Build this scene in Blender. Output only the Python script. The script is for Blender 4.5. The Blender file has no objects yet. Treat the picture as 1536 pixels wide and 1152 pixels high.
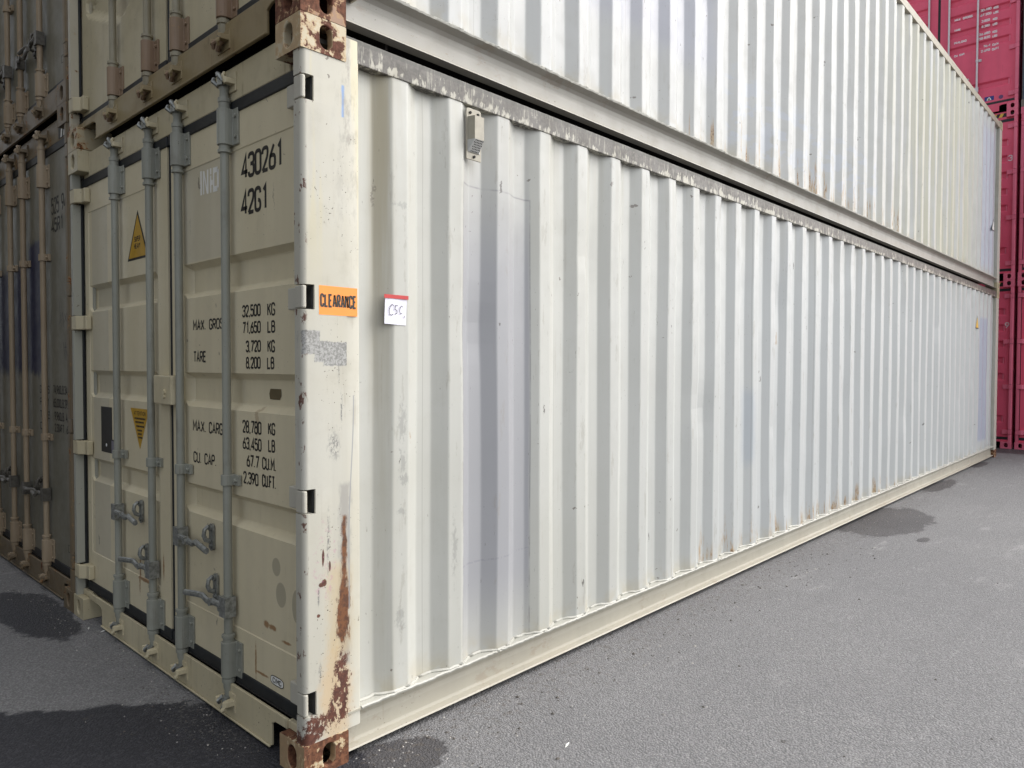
import bpy, math, random
from mathutils import Vector, Matrix
random.seed(7)
C = bpy.context.scene.collection
S = bpy.context.scene
rad = math.radians

# ------------------------------------------------------------------ camera
cam_d = bpy.data.cameras.new('camera')
cam = bpy.data.objects.new('camera', cam_d)
C.objects.link(cam)
yaw, pitch, roll = .7494, -.0262, .0023
f = Vector((math.cos(yaw)*math.cos(pitch), math.sin(yaw)*math.cos(pitch), math.sin(pitch)))
r = f.cross(Vector((0, 0, 1))).normalized()
u = r.cross(f)
r2 = r*math.cos(roll)+u*math.sin(roll)
u2 = -r*math.sin(roll)+u*math.cos(roll)
M = Matrix((r2, u2, -f)).transposed().to_4x4()
M.translation = Vector((-1.2979, -2.166, 1.4192))
cam.matrix_world = M
cam_d.sensor_width = 36
cam_d.lens = 1087.8/1536*36
cam_d.clip_start = .05
cam_d.clip_end = 500
S.camera = cam

# ------------------------------------------------------------------ light
SUN_AZ, SUN_EL = -30, 44                     # direction towards the sun: +X, -Y
world = bpy.data.worlds.new('World')
S.world = world
world.use_nodes = True
wn = world.node_tree
bg = wn.nodes['Background']
sky = wn.nodes.new('ShaderNodeTexSky')
sky.sky_type = 'NISHITA'
sky.sun_disc = False
sky.sun_elevation = rad(SUN_EL)
sky.sun_rotation = rad(90-SUN_AZ)
sky.dust_density = 4
sky.air_density = 1.0
hs = wn.nodes.new('ShaderNodeHueSaturation')     # veiled, overcast sky: the same sky with its blue washed out
hs.inputs['Saturation'].default_value = .30
wn.links.new(sky.outputs[0], hs.inputs['Color'])
wn.links.new(hs.outputs[0], bg.inputs['Color'])
bg.inputs['Strength'].default_value = .15
sun_d = bpy.data.lights.new('sun', 'SUN')
sun_d.energy = 1.5
sun_d.angle = rad(110)
sun_d.color = (1, .98, .945)
sun = bpy.data.objects.new('sun', sun_d)
C.objects.link(sun)
sd = Vector((math.cos(rad(SUN_AZ))*math.cos(rad(SUN_EL)), math.sin(rad(SUN_AZ))*math.cos(rad(SUN_EL)), math.sin(rad(SUN_EL))))
sun.rotation_euler = sd.to_track_quat('Z', 'Y').to_euler()
sun.location = (5, -10, 15)
S.view_settings.view_transform = 'Standard'
S.view_settings.look = 'None'
S.view_settings.gamma = 1
S.view_settings.use_curve_mapping = False
S.view_settings.exposure = .93

# ------------------------------------------------------------------ node helpers
class G:
    def __init__(s, name):
        s.m = bpy.data.materials.new(name)
        s.m.use_nodes = True
        s.t = s.m.node_tree
        s.b = s.t.nodes['Principled BSDF']
        tc = s.t.nodes.new('ShaderNodeTexCoord')
        s.obj = tc.outputs['Object']
        g = s.t.nodes.new('ShaderNodeNewGeometry')
        s.pos = g.outputs['Position']
        s.nor = g.outputs['Normal']
        s._xyz = {}
    def put(s, sock, v):
        if isinstance(v, bpy.types.NodeSocket): s.t.links.new(v, sock)
        elif isinstance(v, (tuple, list)):
            sock.default_value = tuple(v)+((1,) if len(v) == 3 and len(sock.default_value) == 4 else ())
        else: sock.default_value = v
    def m2(s, op, a, b=0., c=None, clamp=False):
        n = s.t.nodes.new('ShaderNodeMath'); n.operation = op; n.use_clamp = clamp
        s.put(n.inputs[0], a); s.put(n.inputs[1], b)
        if c is not None: s.put(n.inputs[2], c)
        return n.outputs[0]
    def add(s, a, b): return s.m2('ADD', a, b)
    def sub(s, a, b): return s.m2('SUBTRACT', a, b)
    def mul(s, a, b): return s.m2('MULTIPLY', a, b)
    def mx(s, a, b): return s.m2('MAXIMUM', a, b)
    def mn(s, a, b): return s.m2('MINIMUM', a, b)
    def vec(s, v, sc=(1, 1, 1), off=(0, 0, 0)):
        n = s.t.nodes.new('ShaderNodeMapping')
        s.put(n.inputs['Vector'], v); n.inputs['Scale'].default_value = sc; n.inputs['Location'].default_value = off
        return n.outputs[0]
    def noise(s, sc, det=4, rough=.6, v=None, stretch=(1, 1, 1), off=(0, 0, 0), dist=0):
        n = s.t.nodes.new('ShaderNodeTexNoise')
        s.put(n.inputs['Vector'], s.vec(v or s.pos, stretch, off))
        n.inputs['Scale'].default_value = sc; n.inputs['Detail'].default_value = det
        n.inputs['Roughness'].default_value = rough; n.inputs['Distortion'].default_value = dist
        return n.outputs['Fac']
    def add_v(s, v, n_, k):
        q = s.t.nodes.new('ShaderNodeVectorMath'); q.operation = 'ADD'
        s.put(q.inputs[0], v)
        c = s.t.nodes.new('ShaderNodeCombineXYZ'); m = s.mul(s.sub(n_, .5), k)
        s.put(c.inputs[0], m); s.put(c.inputs[1], m); s.put(q.inputs[1], c.outputs[0])
        return q.outputs[0]
    def vor(s, sc, feat='F1', v=None, stretch=(1, 1, 1), out='Distance'):
        n = s.t.nodes.new('ShaderNodeTexVoronoi'); n.feature = feat
        s.put(n.inputs['Vector'], s.vec(v or s.pos, stretch)); n.inputs['Scale'].default_value = sc
        return n.outputs[out]
    def rng(s, v, a, b, lo=0., hi=1., smooth=True):
        n = s.t.nodes.new('ShaderNodeMapRange'); n.interpolation_type = 'SMOOTHSTEP' if smooth else 'LINEAR'
        s.put(n.inputs['Value'], v)
        if a > b: a, b, lo, hi = b, a, hi, lo
        s.put(n.inputs['From Min'], a); s.put(n.inputs['From Max'], b); s.put(n.inputs['To Min'], lo); s.put(n.inputs['To Max'], hi)
        return n.outputs[0]
    def mix(s, fac, a, b, mode='MIX'):
        n = s.t.nodes.new('ShaderNodeMix'); n.data_type = 'RGBA'; n.blend_type = mode
        s.put(n.inputs['Factor'], fac); s.put(n.inputs['A'], a) if False else None
        s.put([i for i in n.inputs if i.name == 'A' and i.type == 'RGBA'][0], a)
        s.put([i for i in n.inputs if i.name == 'B' and i.type == 'RGBA'][0], b)
        return [o for o in n.outputs if o.type == 'RGBA'][0]
    def xyz(s, v=None):
        v = v or s.obj
        if v not in s._xyz:
            n = s.t.nodes.new('ShaderNodeSeparateXYZ'); s.put(n.inputs[0], v)
            s._xyz[v] = n.outputs
        return s._xyz[v]
    def rect(s, a, b, a0, a1, b0, b1, soft=.01, warp=None):
        """soft-edged rectangle mask in two coordinates"""
        if warp is not None: a = s.add(a, warp); b = s.add(b, warp)
        m = s.mul(s.rng(a, a0-soft, a0+soft), s.rng(a, a1+soft, a1-soft))
        return s.mul(m, s.mul(s.rng(b, b0-soft, b0+soft), s.rng(b, b1+soft, b1-soft)))
    def blob(s, a, b, ca, cb, ra, rb, e0=1.15, e1=.85, warp=None):
        da = s.mul(s.sub(a, ca), 1/ra); db = s.mul(s.sub(b, cb), 1/rb)
        d = s.m2('SQRT', s.add(s.mul(da, da), s.mul(db, db)))
        if warp is not None: d = s.add(d, warp)
        return s.rng(d, e0, e1)
    def finish(s, col, rough=.5, metal=0., bump=None, bs=.3, bd=.002, spec=.5):
        s.put(s.b.inputs['Base Color'], col); s.put(s.b.inputs['Roughness'], rough)
        s.put(s.b.inputs['Metallic'], metal); s.b.inputs['Specular IOR Level'].default_value = spec
        if bump is not None:
            n = s.t.nodes.new('ShaderNodeBump'); n.inputs['Strength'].default_value = bs; n.inputs['Distance'].default_value = bd
            s.put(n.inputs['Height'], bump); s.put(s.b.inputs['Normal'], n.outputs[0])
        return s.m

RUST_D = (.075, .028, .014); RUST_L = (.27, .105, .035)
def paint(name, base, alt=None, rust=.3, dirt=.3, streak=.3, chips=.4, rough=.5, extra=None, stain=(.20, .15, .085), bump=1., rl=RUST_L, post=None, nicks=0):
    """old coat of paint: fading, run-down dirt, chips and rust. rust: share of rusted surface"""
    g = G(name)
    alt = alt or tuple(c*.86 for c in base)
    big = g.noise(1.3, 4, .55); mid = g.noise(9, 5, .62); fine = g.noise(70, 3, .6)
    run = g.noise(14, 4, .6, stretch=(1, 1, .05)); run2 = g.noise(45, 3, .6, stretch=(1, 1, .03), off=(3, 1, 0))
    col = g.mix(g.rng(big, .3, .7), base, alt)
    col = g.mix(g.mul(g.rng(run, .50, .72), streak*.55), col, tuple(c*.72 for c in base))
    col = g.mix(g.mul(g.mul(g.rng(run2, .58, .72), g.rng(mid, .42, .62)), streak*.7), col, stain)
    col = g.mix(g.mul(g.rng(mid, .5, .78), dirt*.5), col, tuple(c*.62 for c in (stain[0]*1.4, stain[1]*1.5, stain[2]*1.7)))
    band = g.noise(3.4, 3, .7, stretch=(1, 1, .03), off=(1, 9, 4))
    col = g.mix(g.mul(g.rng(band, .48, .66), .30), col, tuple(c*.78 for c in base))
    if extra: col = extra(g, col, dict(big=big, mid=mid, fine=fine, run=run))
    # flakes: rust shows where the coat has gone
    cl = g.add(g.mul(mid, .62), g.mul(g.noise(34, 6, .68), .38))
    th = .70-.24*rust
    rm = g.rng(cl, th, th+.018)
    halo = g.mul(g.rng(cl, th-.045, th), .55 if rust > .25 else .3)
    spk = g.mul(g.rng(g.noise(120, 2, .5), .74-.05*chips, .76-.05*chips), g.rng(g.noise(4, 2, .5, off=(5, 5, 5)), .52, .62))
    col = g.mix(g.mul(halo, min(1, rust*1.3+.1)), col, (.42, .25, .10))
    if nicks:
        X_, Y_, Z_ = g.xyz(g.pos)
        clus = g.noise(1.7, 3, .6, off=(3, 3, 9))
        wq = g.mul(g.sub(g.noise(22, 3, .7), .5), .05)
        fn_ = g.mul(g.sub(g.noise(90, 3, .7), .5), .09)
        for sc_, st, lim, rr, dk, a_ in ((7, .32, .55, .045, (.05, .042, .038), .85), (17, .8, .70, .085, (.08, .055, .04), .75), (5.5, .07, .45, .018, (.13, .11, .09), .6), (4, .16, .80, .06, (.30, .19, .10), .6)):
            cb = g.t.nodes.new('ShaderNodeCombineXYZ')
            g.put(cb.inputs[0], g.mul(g.add(g.add(X_, Y_), wq), sc_)); g.put(cb.inputs[1], g.mul(g.add(Z_, wq), sc_*st))
            vn = g.t.nodes.new('ShaderNodeTexVoronoi'); vn.voronoi_dimensions = '2D'; vn.inputs['Scale'].default_value = 1
            g.put(vn.inputs['Vector'], cb.outputs[0])
            pick = g.rng(g.add(g.mul(g.xyz(vn.outputs['Color'])[0], .6), g.mul(g.rng(clus, .40, .62), .4)), lim+.12, lim+.14)
            size = g.add(rr*.12, g.mul(g.mul(g.xyz(vn.outputs['Color'])[1], g.xyz(vn.outputs['Color'])[2]), rr*1.5))
            m_ = g.rng(g.sub(g.add(vn.outputs['Distance'], g.mul(fn_, rr*16)), size), 0, -.012 if sc_ > 5 else -.02)
            col = g.mix(g.mul(g.mul(m_, pick), a_*nicks), col, dk)
    rc = g.mix(g.rng(g.noise(55, 4, .7), .35, .65), RUST_D, rl)
    if post is not None: rm = g.mul(rm, g.rng(g.xyz(g.nor)[0], -.5, -.8, 1., post))
    col = g.mix(rm, col, rc)
    col = g.mix(g.mul(spk, min(1, chips*1.6)), col, (.06, .045, .035))
    bh = g.add(g.mul(fine, .12), g.add(g.mul(mid, .35), g.mul(rm, -.35)))
    ro = g.add(g.mul(g.rng(mid, .3, .7), .14), g.mx(g.mul(rm, .85), rough-.05))
    return g.finish(col, ro, 0, bh, .35*bump, .004)

def flat(name, base, rough=.5, metal=0., var=.12, sc=20):
    g = G(name)
    n = g.noise(sc, 5, .6)
    col = g.mix(g.rng(n, .3, .7), base, tuple(c*(1-var) for c in base))
    return g.finish(col, rough, metal, n, .2, .002)

# ---- colours
def ex_side(up):
    def ex(g, col, d):
        x, y, z = g.xyz()
        w = g.mul(g.sub(d['mid'], .5), .03)
        lav = (.268, .272, .296); lav2 = (.30, .32, .42)
        if not up:
            col = g.mix(g.rng(x, .6, 4., 0., .75), col, (.44, .46, .47))
            # greenish grime in the first trough and along the post
            first = g.mul(g.rect(x, z, .30, .40, .1, 2.6, .03), g.add(.25, g.mul(g.rng(z, .6, 2.4), .5)))
            col = g.mix(g.mul(first, g.rng(d['run'], .25, .7)), col, (.27, .235, .15))
            top = g.mul(g.rng(z, 1.9, 2.5), g.rng(d['run'], .4, .65))
            col = g.mix(g.mul(top, .22), col, (.30, .27, .18))
            # newer grey coat of the repaired sheet, with a thin outline
            p = g.mul(g.rng(z, 2.42, 1.75, .15, 1.), g.mul(g.rng(z, .2, .55, .35, 1.), g.rect(x, z, .755, 1.185, .185, 2.6, .008, g.mul(w, .3))))
            col = g.mix(g.mul(p, .85), col, lav)
            o = g.mul(g.rect(x, z, .751, 1.19, .18, 2.17, .0025), g.sub(1, g.rect(x, z, .757, 1.184, .186, 2.163, .0025)))
            col = g.mix(g.mul(o, g.rng(d['mid'], .35, .55, .1, .6)), col, (.16, .16, .17))
            col = g.mix(g.mul(g.mul(g.rect(x, z, .757, 1.184, .575, .583, .002), g.rng(d['fine'], .45, .5)), .5), col, (.22, .22, .24))
            col = g.mix(g.mul(g.rect(x, z, 10.93, 11.50, .33, 2.12, .03, w), .75), col, lav2)
            col = g.mix(g.mul(g.rect(x, z, 3.38, 3.50, .75, 1.25, .05, g.mul(w, 4)), .5), col, (.33, .37, .42))
            for ca, cb, ra, rb in ((.43, 1.20, .02, .07), (.435, 1.05, .015, .05), (.44, .98, .022, .02), (.43, .86, .02, .012), (.425, .45, .02, .05), (.70, .66, .012, .12), (.43, 2.02, .03, .012)):
                col = g.mix(g.mul(g.blob(x, z, ca, cb, ra, rb, 1.2, .4, warp=g.mul(g.sub(g.noise(70, 4, .7, stretch=(1, 1, .5)), .5), 5.)), .42), col, (.19, .19, .18))
        else:
            col = g.mix(g.mul(g.rect(x, z, 1.22, 2.9, .62, 1.9, .12, g.mul(w, 6)), .55), col, (.38, .39, .47))
            col = g.mix(g.mul(g.rect(x, z, 10.9, 11.9, .25, 2.3, .12, g.mul(w, 4)), .55), col, (.37, .40, .52))
            col = g.mix(g.mul(g.rng(x, 5., 8.5), g.mul(g.rng(x, 11., 9.6), g.rng(d['run'], .35, .6))), col, (.46, .45, .35))
            tile = g.rect(x, z, 3.1, 6.2, .28, .75, .06, g.mul(w, 9))
            col = g.mix(g.mul(g.mul(tile, g.rng(g.noise(5, 3, .6, stretch=(1, 1, 2)), .5, .56)), .35), col, (.40, .45, .55))
        # vertical sheet joints
        for X in ((.2455, .56, 1.372, 2.36, 3.46, 4.58) if not up else (.25, .84, 1.96, 3.08, 4.2)):
            col = g.mix(g.mul(g.rect(x, z, X-.0012, X+.0012, 0, 3, .0008), .5), col, (.13, .12, .11))
        # rust runs rising from the foot of the sheet, mostly from 3 to 7 m
        foot = g.mul(g.rng(z, .62 if not up else .85, .17), g.mul(g.rng(x, 1.2, 3.4, .25, 1.), g.rng(x, 8.5, 6.5, .25, 1.)))
        rr = g.noise(7, 4, .6, stretch=(2.2, 2.2, .12), off=(2, 7, 1))
        rm = g.mul(g.rng(g.add(g.mul(rr, .8), g.mul(foot, .25)), .63, .70), foot)
        rm = g.mul(rm, g.rng(g.noise(30, 4, .7, stretch=(1, 1, .22)), .42, .6))
        col = g.mix(g.mul(rm, .9), col, (.36, .22, .09))
        col = g.mix(g.mul(g.rng(rm, .6, .95), g.rng(d['fine'], .48, .6)), col, (.10, .045, .02))
        col = g.mix(g.mul(g.rng(z, .30, .17), g.mul(g.rng(d['mid'], .4, .62), .45)), col, (.40, .35, .24))
        # knocks and scrapes, mostly on the ridges
        s4 = g.mul(g.rng(g.noise(24, 5, .75, stretch=(1, 1, .22), off=(5, 5, 2)), .585, .64), g.rng(y, .024, .014))
        col = g.mix(g.mul(s4, .32), col, (.24, .22, .18))
        s1 = g.rng(g.noise(26, 5, .75, stretch=(3.2, 3.2, .8), off=(9, 2, 4)), .705, .72)
        s3 = g.rng(g.noise(9, 6, .8, stretch=(3, 3, 1.2), off=(6, 2, 4)), .70, .715)
        s1 = g.mx(s1, s3)
        s2 = g.rng(g.noise(60, 3, .6, stretch=(2.5, 2.5, .30), off=(1, 2, 8)), .72, .735)
        col = g.mix(g.mul(g.mx(s1, s2), .75), col, (.10, .085, .07))
        return col
    return ex

def ex_post(low):
    def ex(g, col, d):
        x, y, z = g.xyz()
        col0 = col
        if low:
            w = g.mul(g.sub(g.noise(30, 8, .78, stretch=(1, 1, .8)), .5), 6.)
            wf = g.mul(g.sub(g.noise(60, 6, .75, stretch=(1, 1, .3)), .5), 4.5)
            rc = g.mix(g.rng(g.noise(40, 4, .7), .4, .6), (.17, .068, .026), (.085, .034, .017))
            rd = g.mix(g.rng(g.noise(50, 4, .7), .4, .6), (.13, .05, .032), (.075, .028, .02))
            isl = g.rng(g.noise(34, 5, .7, stretch=(1.2, 1.2, .8), off=(4, 1, 6)), .565, .545)
            col = g.mix(g.mul(g.blob(x, z, .13, .25, .06, .16, 1.5, .7, warp=g.mul(w, .2)), .5), col, (.55, .36, .16))
            # halos and grey grease along the rusted edge
            col = g.mix(g.mul(g.rect(x, z, .145, .19, .35, 1.0, .012, g.mul(wf, .012)), .6), col, (.25, .24, .23))
            col = g.mix(g.mul(g.rect(x, z, .10, .19, .40, .72, .03, g.mul(wf, .02)), .45), col, (.50, .36, .17))
            col = g.mix(g.rect(x, z, .154, .174, .61, .885, .006, g.mul(wf, .011)), col, rc)
            col = g.mix(g.blob(x, z, .160, .545, .028, .11, warp=g.mul(wf, .5)), col, rc)
            col = g.mix(g.mul(isl, g.blob(x, z, .152, .29, .034, .11, warp=g.mul(w, .55))), col, rd)
            col = g.mix(g.mul(isl, g.blob(x, z, .135, .20, .045, .05, warp=g.mul(w, .8))), col, rd)
            col = g.mix(g.mul(isl, g.blob(x, z, .06, .175, .04, .035, warp=g.mul(w, 1.))), col, rd)
            col = g.mix(g.blob(x, z, .025, .135, .03, .025, warp=g.mul(w, .6)), col, rd)
            for ca, cb, ra, rb in ((.078, .755, .005, .03), (.082, .665, .012, .012), (.07, .66, .008, .008), (.06, .555, .006, .006), (.105, .72, .004, .02)):
                col = g.mix(g.blob(x, z, ca, cb, ra, rb, warp=g.mul(wf, .35)), col, rd)
            # scrapes, bits of grey tape, a line of grey sealant, blue crayon
            for ca, cb, ra, rb in ((.155, 1.27, .004, .06), (.125, 1.14, .020, .045), (.06, .62, .004, .03), (.065, .355, .006, .03), (.10, .80, .006, .10), (.145, 1.40, .003, .05)):
                sc = g.rng(g.noise(150, 4, .75, stretch=(1, 1, .45)), .46, .54)
                col = g.mix(g.mul(g.mul(g.blob(x, z, ca, cb, ra, rb, 1.5, .3, warp=g.mul(wf, .6)), sc), .75), col, (.12, .12, .125))
            tape = g.mx(g.rect(x, z, .085, .178, 1.415, 1.498, .002, g.mul(wf, .004)), g.mx(g.rect(x, z, .006, .07, 1.455, 1.535, .002, g.mul(wf, .004)), g.rect(x, z, .05, .10, 1.43, 1.50, .003, g.mul(wf, .005))))
            tc = g.mix(g.rng(g.noise(110, 6, .75), .42, .58), (.36, .36, .35), (.17, .17, .165))
            col = g.mix(g.mul(tape, .9), col, tc)
            xl = g.add(g.add(x, g.mul(g.m2('SINE', g.mul(z, 9.)), .004)), g.mul(z, -.03))
            col = g.mix(g.mul(g.rect(xl, z, .163, .168, .55, 1.31, .0012), .8), col, (.25, .26, .27))
            col = g.mix(g.mul(g.rect(x, z, .160, .170, 2.28, 2.39, .003, g.mul(wf, .003)), .8), col, (.13, .27, .55))
            pk = g.mul(g.blob(x, z, .085, .74, .05, .14), g.rng(g.noise(60, 4, .7, off=(2, 2, 2)), .55, .62))
            col = g.mix(g.mul(pk, .35), col, (.45, .20, .30))
            # yellowed and grey-speckled upper half
            gr = g.mul(g.rng(z, 1.5, 2.3), g.mul(g.rng(x, .10, .2), g.rng(g.noise(24, 6, .7, stretch=(1, 1, .35)), .47, .62)))
            col = g.mix(g.mul(gr, .55), col, (.20, .18, .16))
            col = g.mix(g.mul(g.rng(z, 1.4, 2.2), g.mul(g.rng(d['run'], .45, .6), .5)), col, (.56, .50, .30))
            e = g.rng(g.noise(30, 5, .7, stretch=(1, 1, .5), off=(4, 4, 0)), .60, .63)
            col = g.mix(g.mul(g.mul(g.rng(x, .026, .014), e), .95), col, (.11, .045, .03))
            col = g.mix(g.mx(g.rng(y, .9, 1.1), g.rng(x, .5, 1.)), col, g.mix(g.rng(y, .9, 1.1), col0, (.34, .34, .29)))
        return col
    return ex

def ex_toprail(g, col, d):
    x, y, z = g.xyz()
    dr = g.noise(38, 5, .72, stretch=(1, 1, .35))
    big = g.noise(4.2, 4, .6, stretch=(1, 1, 1.5), off=(0, 3, 0))
    hz = g.rng(z, 2.497, 2.528)
    dr2 = g.noise(75, 4, .7, stretch=(1, 1, .12), off=(1, 5, 2))
    m = g.rng(g.add(g.add(g.mul(dr, 1.3), g.mul(hz, .16)), g.mul(big, .5)), 0.83, .93)
    m = g.mul(m, g.rng(dr2, .68, .54, .45, 1.))
    col = g.mix(.35, col, (.40, .37, .29))
    col = g.mix(g.mul(m, .93), col, g.mix(g.rng(g.noise(60, 5, .7), .35, .65), (.04, .036, .032), (.095, .085, .075)))
    col = g.mix(g.mul(g.rng(z, 2.55, 2.556), .6), col, (.06, .06, .05))
    return col

def ex_rail(g, col, d):
    x, y, z = g.xyz()
    col = g.mix(g.mul(g.rng(z, .10, .03), g.mul(g.rng(d['mid'], .35, .6), .4)), col, (.40, .37, .30))
    s = g.rng(g.noise(16, 6, .78, stretch=(.7, .7, 2.2), off=(3, 3, 3)), .665, .68)
    s = g.mx(s, g.mul(g.rng(g.noise(5, 6, .7, stretch=(1, 1, 2), off=(1, 3, 3)), .58, .66), .45))
    col = g.mix(g.mul(s, .5), col, (.20, .12, .06))
    return col

def ex_door(g, col, d):
    x, y, z = g.xyz()
    w = g.mul(g.sub(g.noise(60, 5, .7), .5), 1.6)
    for ca, cb, ra, rb in ((.296, .667, .030, .034), (.263, .569, .036, .046), (.155, .55, .03, .06)):
        col = g.mix(g.mul(g.blob(y, z, ca, cb, ra, rb, 1.05, .95), .5), col, (.20, .185, .14))
    for ca, cb, ra, rb in ((.372, .434, .022, .014), (.325, .432, .028, .010), (.225, .400, .03, .006), (.45, .27, .006, .07), (.40, .235, .05, .005), (1.62, .40, .01, .11), (1.55, .36, .09, .010), (1.47, .37, .008, .13), (1.325, .47, .008, .06)):
        col = g.mix(g.mul(g.blob(y, z, ca, cb, ra, rb, 1.3, .6, warp=w), .85), col, (.26, .12, .035))
    col = g.mix(g.mul(g.rect(y, z, 2.03, 2.27, .37, 2.26, .004), .30), col, (.33, .335, .31))
    col = g.mix(g.mul(g.rect(y, z, .72, 1.08, 1.86, 2.26, .004), .25), col, (.33, .33, .31))
    spots = g.rng(g.noise(90, 3, .6, off=(7, 7, 7), stretch=(1, 1.6, .5)), .755, .77)
    col = g.mix(g.mul(spots, .8), col, (.05, .04, .03))
    return col

def ex_bdoor(g, col, d):
    x, y, z = g.xyz()
    w = g.mul(g.sub(g.noise(9, 4, .6), .5), .12)
    col = g.mix(g.rect(y, z, .73, 1.06, 1.35, 2.22, .03, w), col, (.010, .015, .055))
    col = g.mix(g.rect(y, z, 1.06, 2.30, 1.36, 2.08, .05, w), col, (.010, .015, .055))
    col = g.mix(g.mul(g.rng(y, .20, .05), g.rng(d['mid'], .35, .6)), col, (.22, .12, .06))
    return col

side_low = paint('side_paint_white', (.465, .468, .435), (.425, .425, .385), rust=-.15, dirt=.16, streak=.25, chips=.35, rough=.42, extra=ex_side(False), nicks=.9, bump=.6)
side_up = paint('side_paint_upper', (.45, .462, .458), (.42, .425, .41), rust=-.15, dirt=.16, streak=.25, chips=.35, rough=.42, extra=ex_side(True), nicks=.9, bump=.6)
post_low = paint('post_paint_worn', (.50, .49, .435), (.46, .435, .35), rust=.06, dirt=.3, streak=.4, chips=.9, rough=.5, extra=ex_post(True), nicks=.9)
post_up = paint('post_paint_upper', (.50, .47, .38), (.42, .38, .28), rust=.4, dirt=.5, streak=.6, chips=.8)
rail_top = paint('top_rail_paint', (.44, .43, .37), rust=.0, dirt=.5, streak=.5, chips=.5, extra=ex_toprail)
rail_top2 = paint('top_rail_upper_paint', (.42, .38, .30), rust=.1, dirt=.6, streak=.5, chips=.5)
rail_bot = paint('bottom_rail_paint', (.40, .38, .315), (.365, .34, .28), rust=-.1, dirt=.3, streak=.2, chips=.5, extra=ex_rail)
rail_bot2 = paint('bottom_rail_upper_paint', (.35, .335, .30), (.31, .30, .27), rust=-.05, dirt=.3, streak=.2, chips=.5, extra=ex_rail)
door_cream = paint('door_paint_cream', (.67, .60, .425), (.62, .55, .38), rust=-.12, dirt=.16, streak=.2, chips=.5, rough=.45, extra=ex_door, nicks=.7, bump=.5)
door_cream2 = paint('door_paint_upper', (.54, .48, .33), (.46, .41, .27), rust=.05, dirt=.4, streak=.5, chips=.7)
frame_cream = paint('frame_paint_cream', (.56, .50, .345), (.47, .41, .265), rust=.10, dirt=.5, streak=.8, chips=.8)
sill_brown = paint('sill_paint_grimy', (.30, .24, .13), (.24, .18, .09), rust=.2, dirt=.8, streak=.9, chips=.9, stain=(.12, .07, .03))
cast_rust = paint('casting_rusty', (.56, .50, .36), (.50, .43, .29), rust=1.02, dirt=.4, streak=.3, chips=.6, rough=.6, rl=(.19, .08, .04), post=.35)
cast_brown = paint('casting_brown', (.40, .27, .17), (.25, .14, .09), rust=1.0, dirt=.5, streak=.3, chips=.6, rough=.7, rl=(.17, .07, .04))
cast_cream = paint('casting_cream', (.50, .45, .31), (.45, .39, .25), rust=.33, dirt=.4, streak=.5, chips=.8)
b_door = paint('door_paint_grey', (.20, .19, .15), (.16, .155, .12), rust=.02, dirt=.4, streak=.6, chips=.5, extra=ex_bdoor, stain=(.10, .06, .03))
b_frame = paint('frame_paint_brown', (.19, .145, .085), (.14, .105, .065), rust=.45, dirt=.7, streak=.8, chips=.7, stain=(.10, .05, .025))
b_bar = paint('bar_paint_tan', (.36, .285, .195), (.29, .22, .145), rust=.05, dirt=.5, streak=.5, chips=.5)
galv = paint('galvanised_steel', (.30, .305, .262), (.23, .235, .20), rust=-.08, dirt=.6, streak=.7, chips=.6, rough=.42, stain=(.12, .10, .07))
galv_old = paint('bar_paint_upper', (.30, .275, .20), (.25, .22, .15), rust=.1, dirt=.5, streak=.5, chips=.6)
plate_brown = paint('bracket_brown', (.27, .19, .125), (.22, .14, .085), rust=.3, dirt=.5, streak=.5, chips=.6)
steel = flat('worn_steel', (.33, .34, .32), .35, .45, .5, 60)
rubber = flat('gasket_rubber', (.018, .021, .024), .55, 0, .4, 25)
dark_in = flat('dark_interior', (.02, .018, .016), .9)
black_ink = flat('black_lettering', (.022, .02, .018), .6)
white_ink = flat('white_lettering', (.82, .82, .78), .6)
red_ink = flat('white_lettering_far', (.80, .68, .70), .6)
orange = flat('orange_label', (.88, .29, .04), .5, 0, .05)
yellow = flat('yellow_label', (.52, .30, .02), .5, 0, .15)
yellow_far = flat('yellow_label_side', (.75, .47, .06), .5, 0, .1)
paper = flat('paper', (.74, .73, .82), .8, 0, .04, 6)
red_tape = flat('red_tape', (.50, .03, .03), .5)
brown_lab = flat('faded_brown_label', (.13, .10, .05), .7)
pen = flat('pen_ink', (.05, .045, .07), .6)
plastic = flat('vent_plastic', (.37, .34, .27), .5, 0, .15, 30)
plastic_l = flat('vent_grille_plastic', (.52, .52, .50), .5, 0, .1, 30)
red_p = paint('red_paint', (.80, .105, .19), (.72, .085, .16), rust=-.2, dirt=.12, streak=.25, chips=.2, stain=(.2, .05, .05))
red_c = paint('red_paint_castings', (.78, .16, .25), rust=-.1, dirt=.2, streak=.3, chips=.3, stain=(.2, .05, .05))
grey_p = paint('dark_grey_paint', (.085, .085, .095), rust=-.1, dirt=.3, streak=.3, chips=.4)
grey_c = paint('grey_casting_paint', (.20, .17, .14), rust=.3, dirt=.4, streak=.4, chips=.5)
chrome = flat('bright_bar_steel', (.62, .58, .60), .35, .3, .12)
blue_lab = flat('blue_label', (.015, .03, .22), .5)
hinge_red = red_c
lid = flat('roof_steel', (.3, .3, .28), .7)

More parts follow.
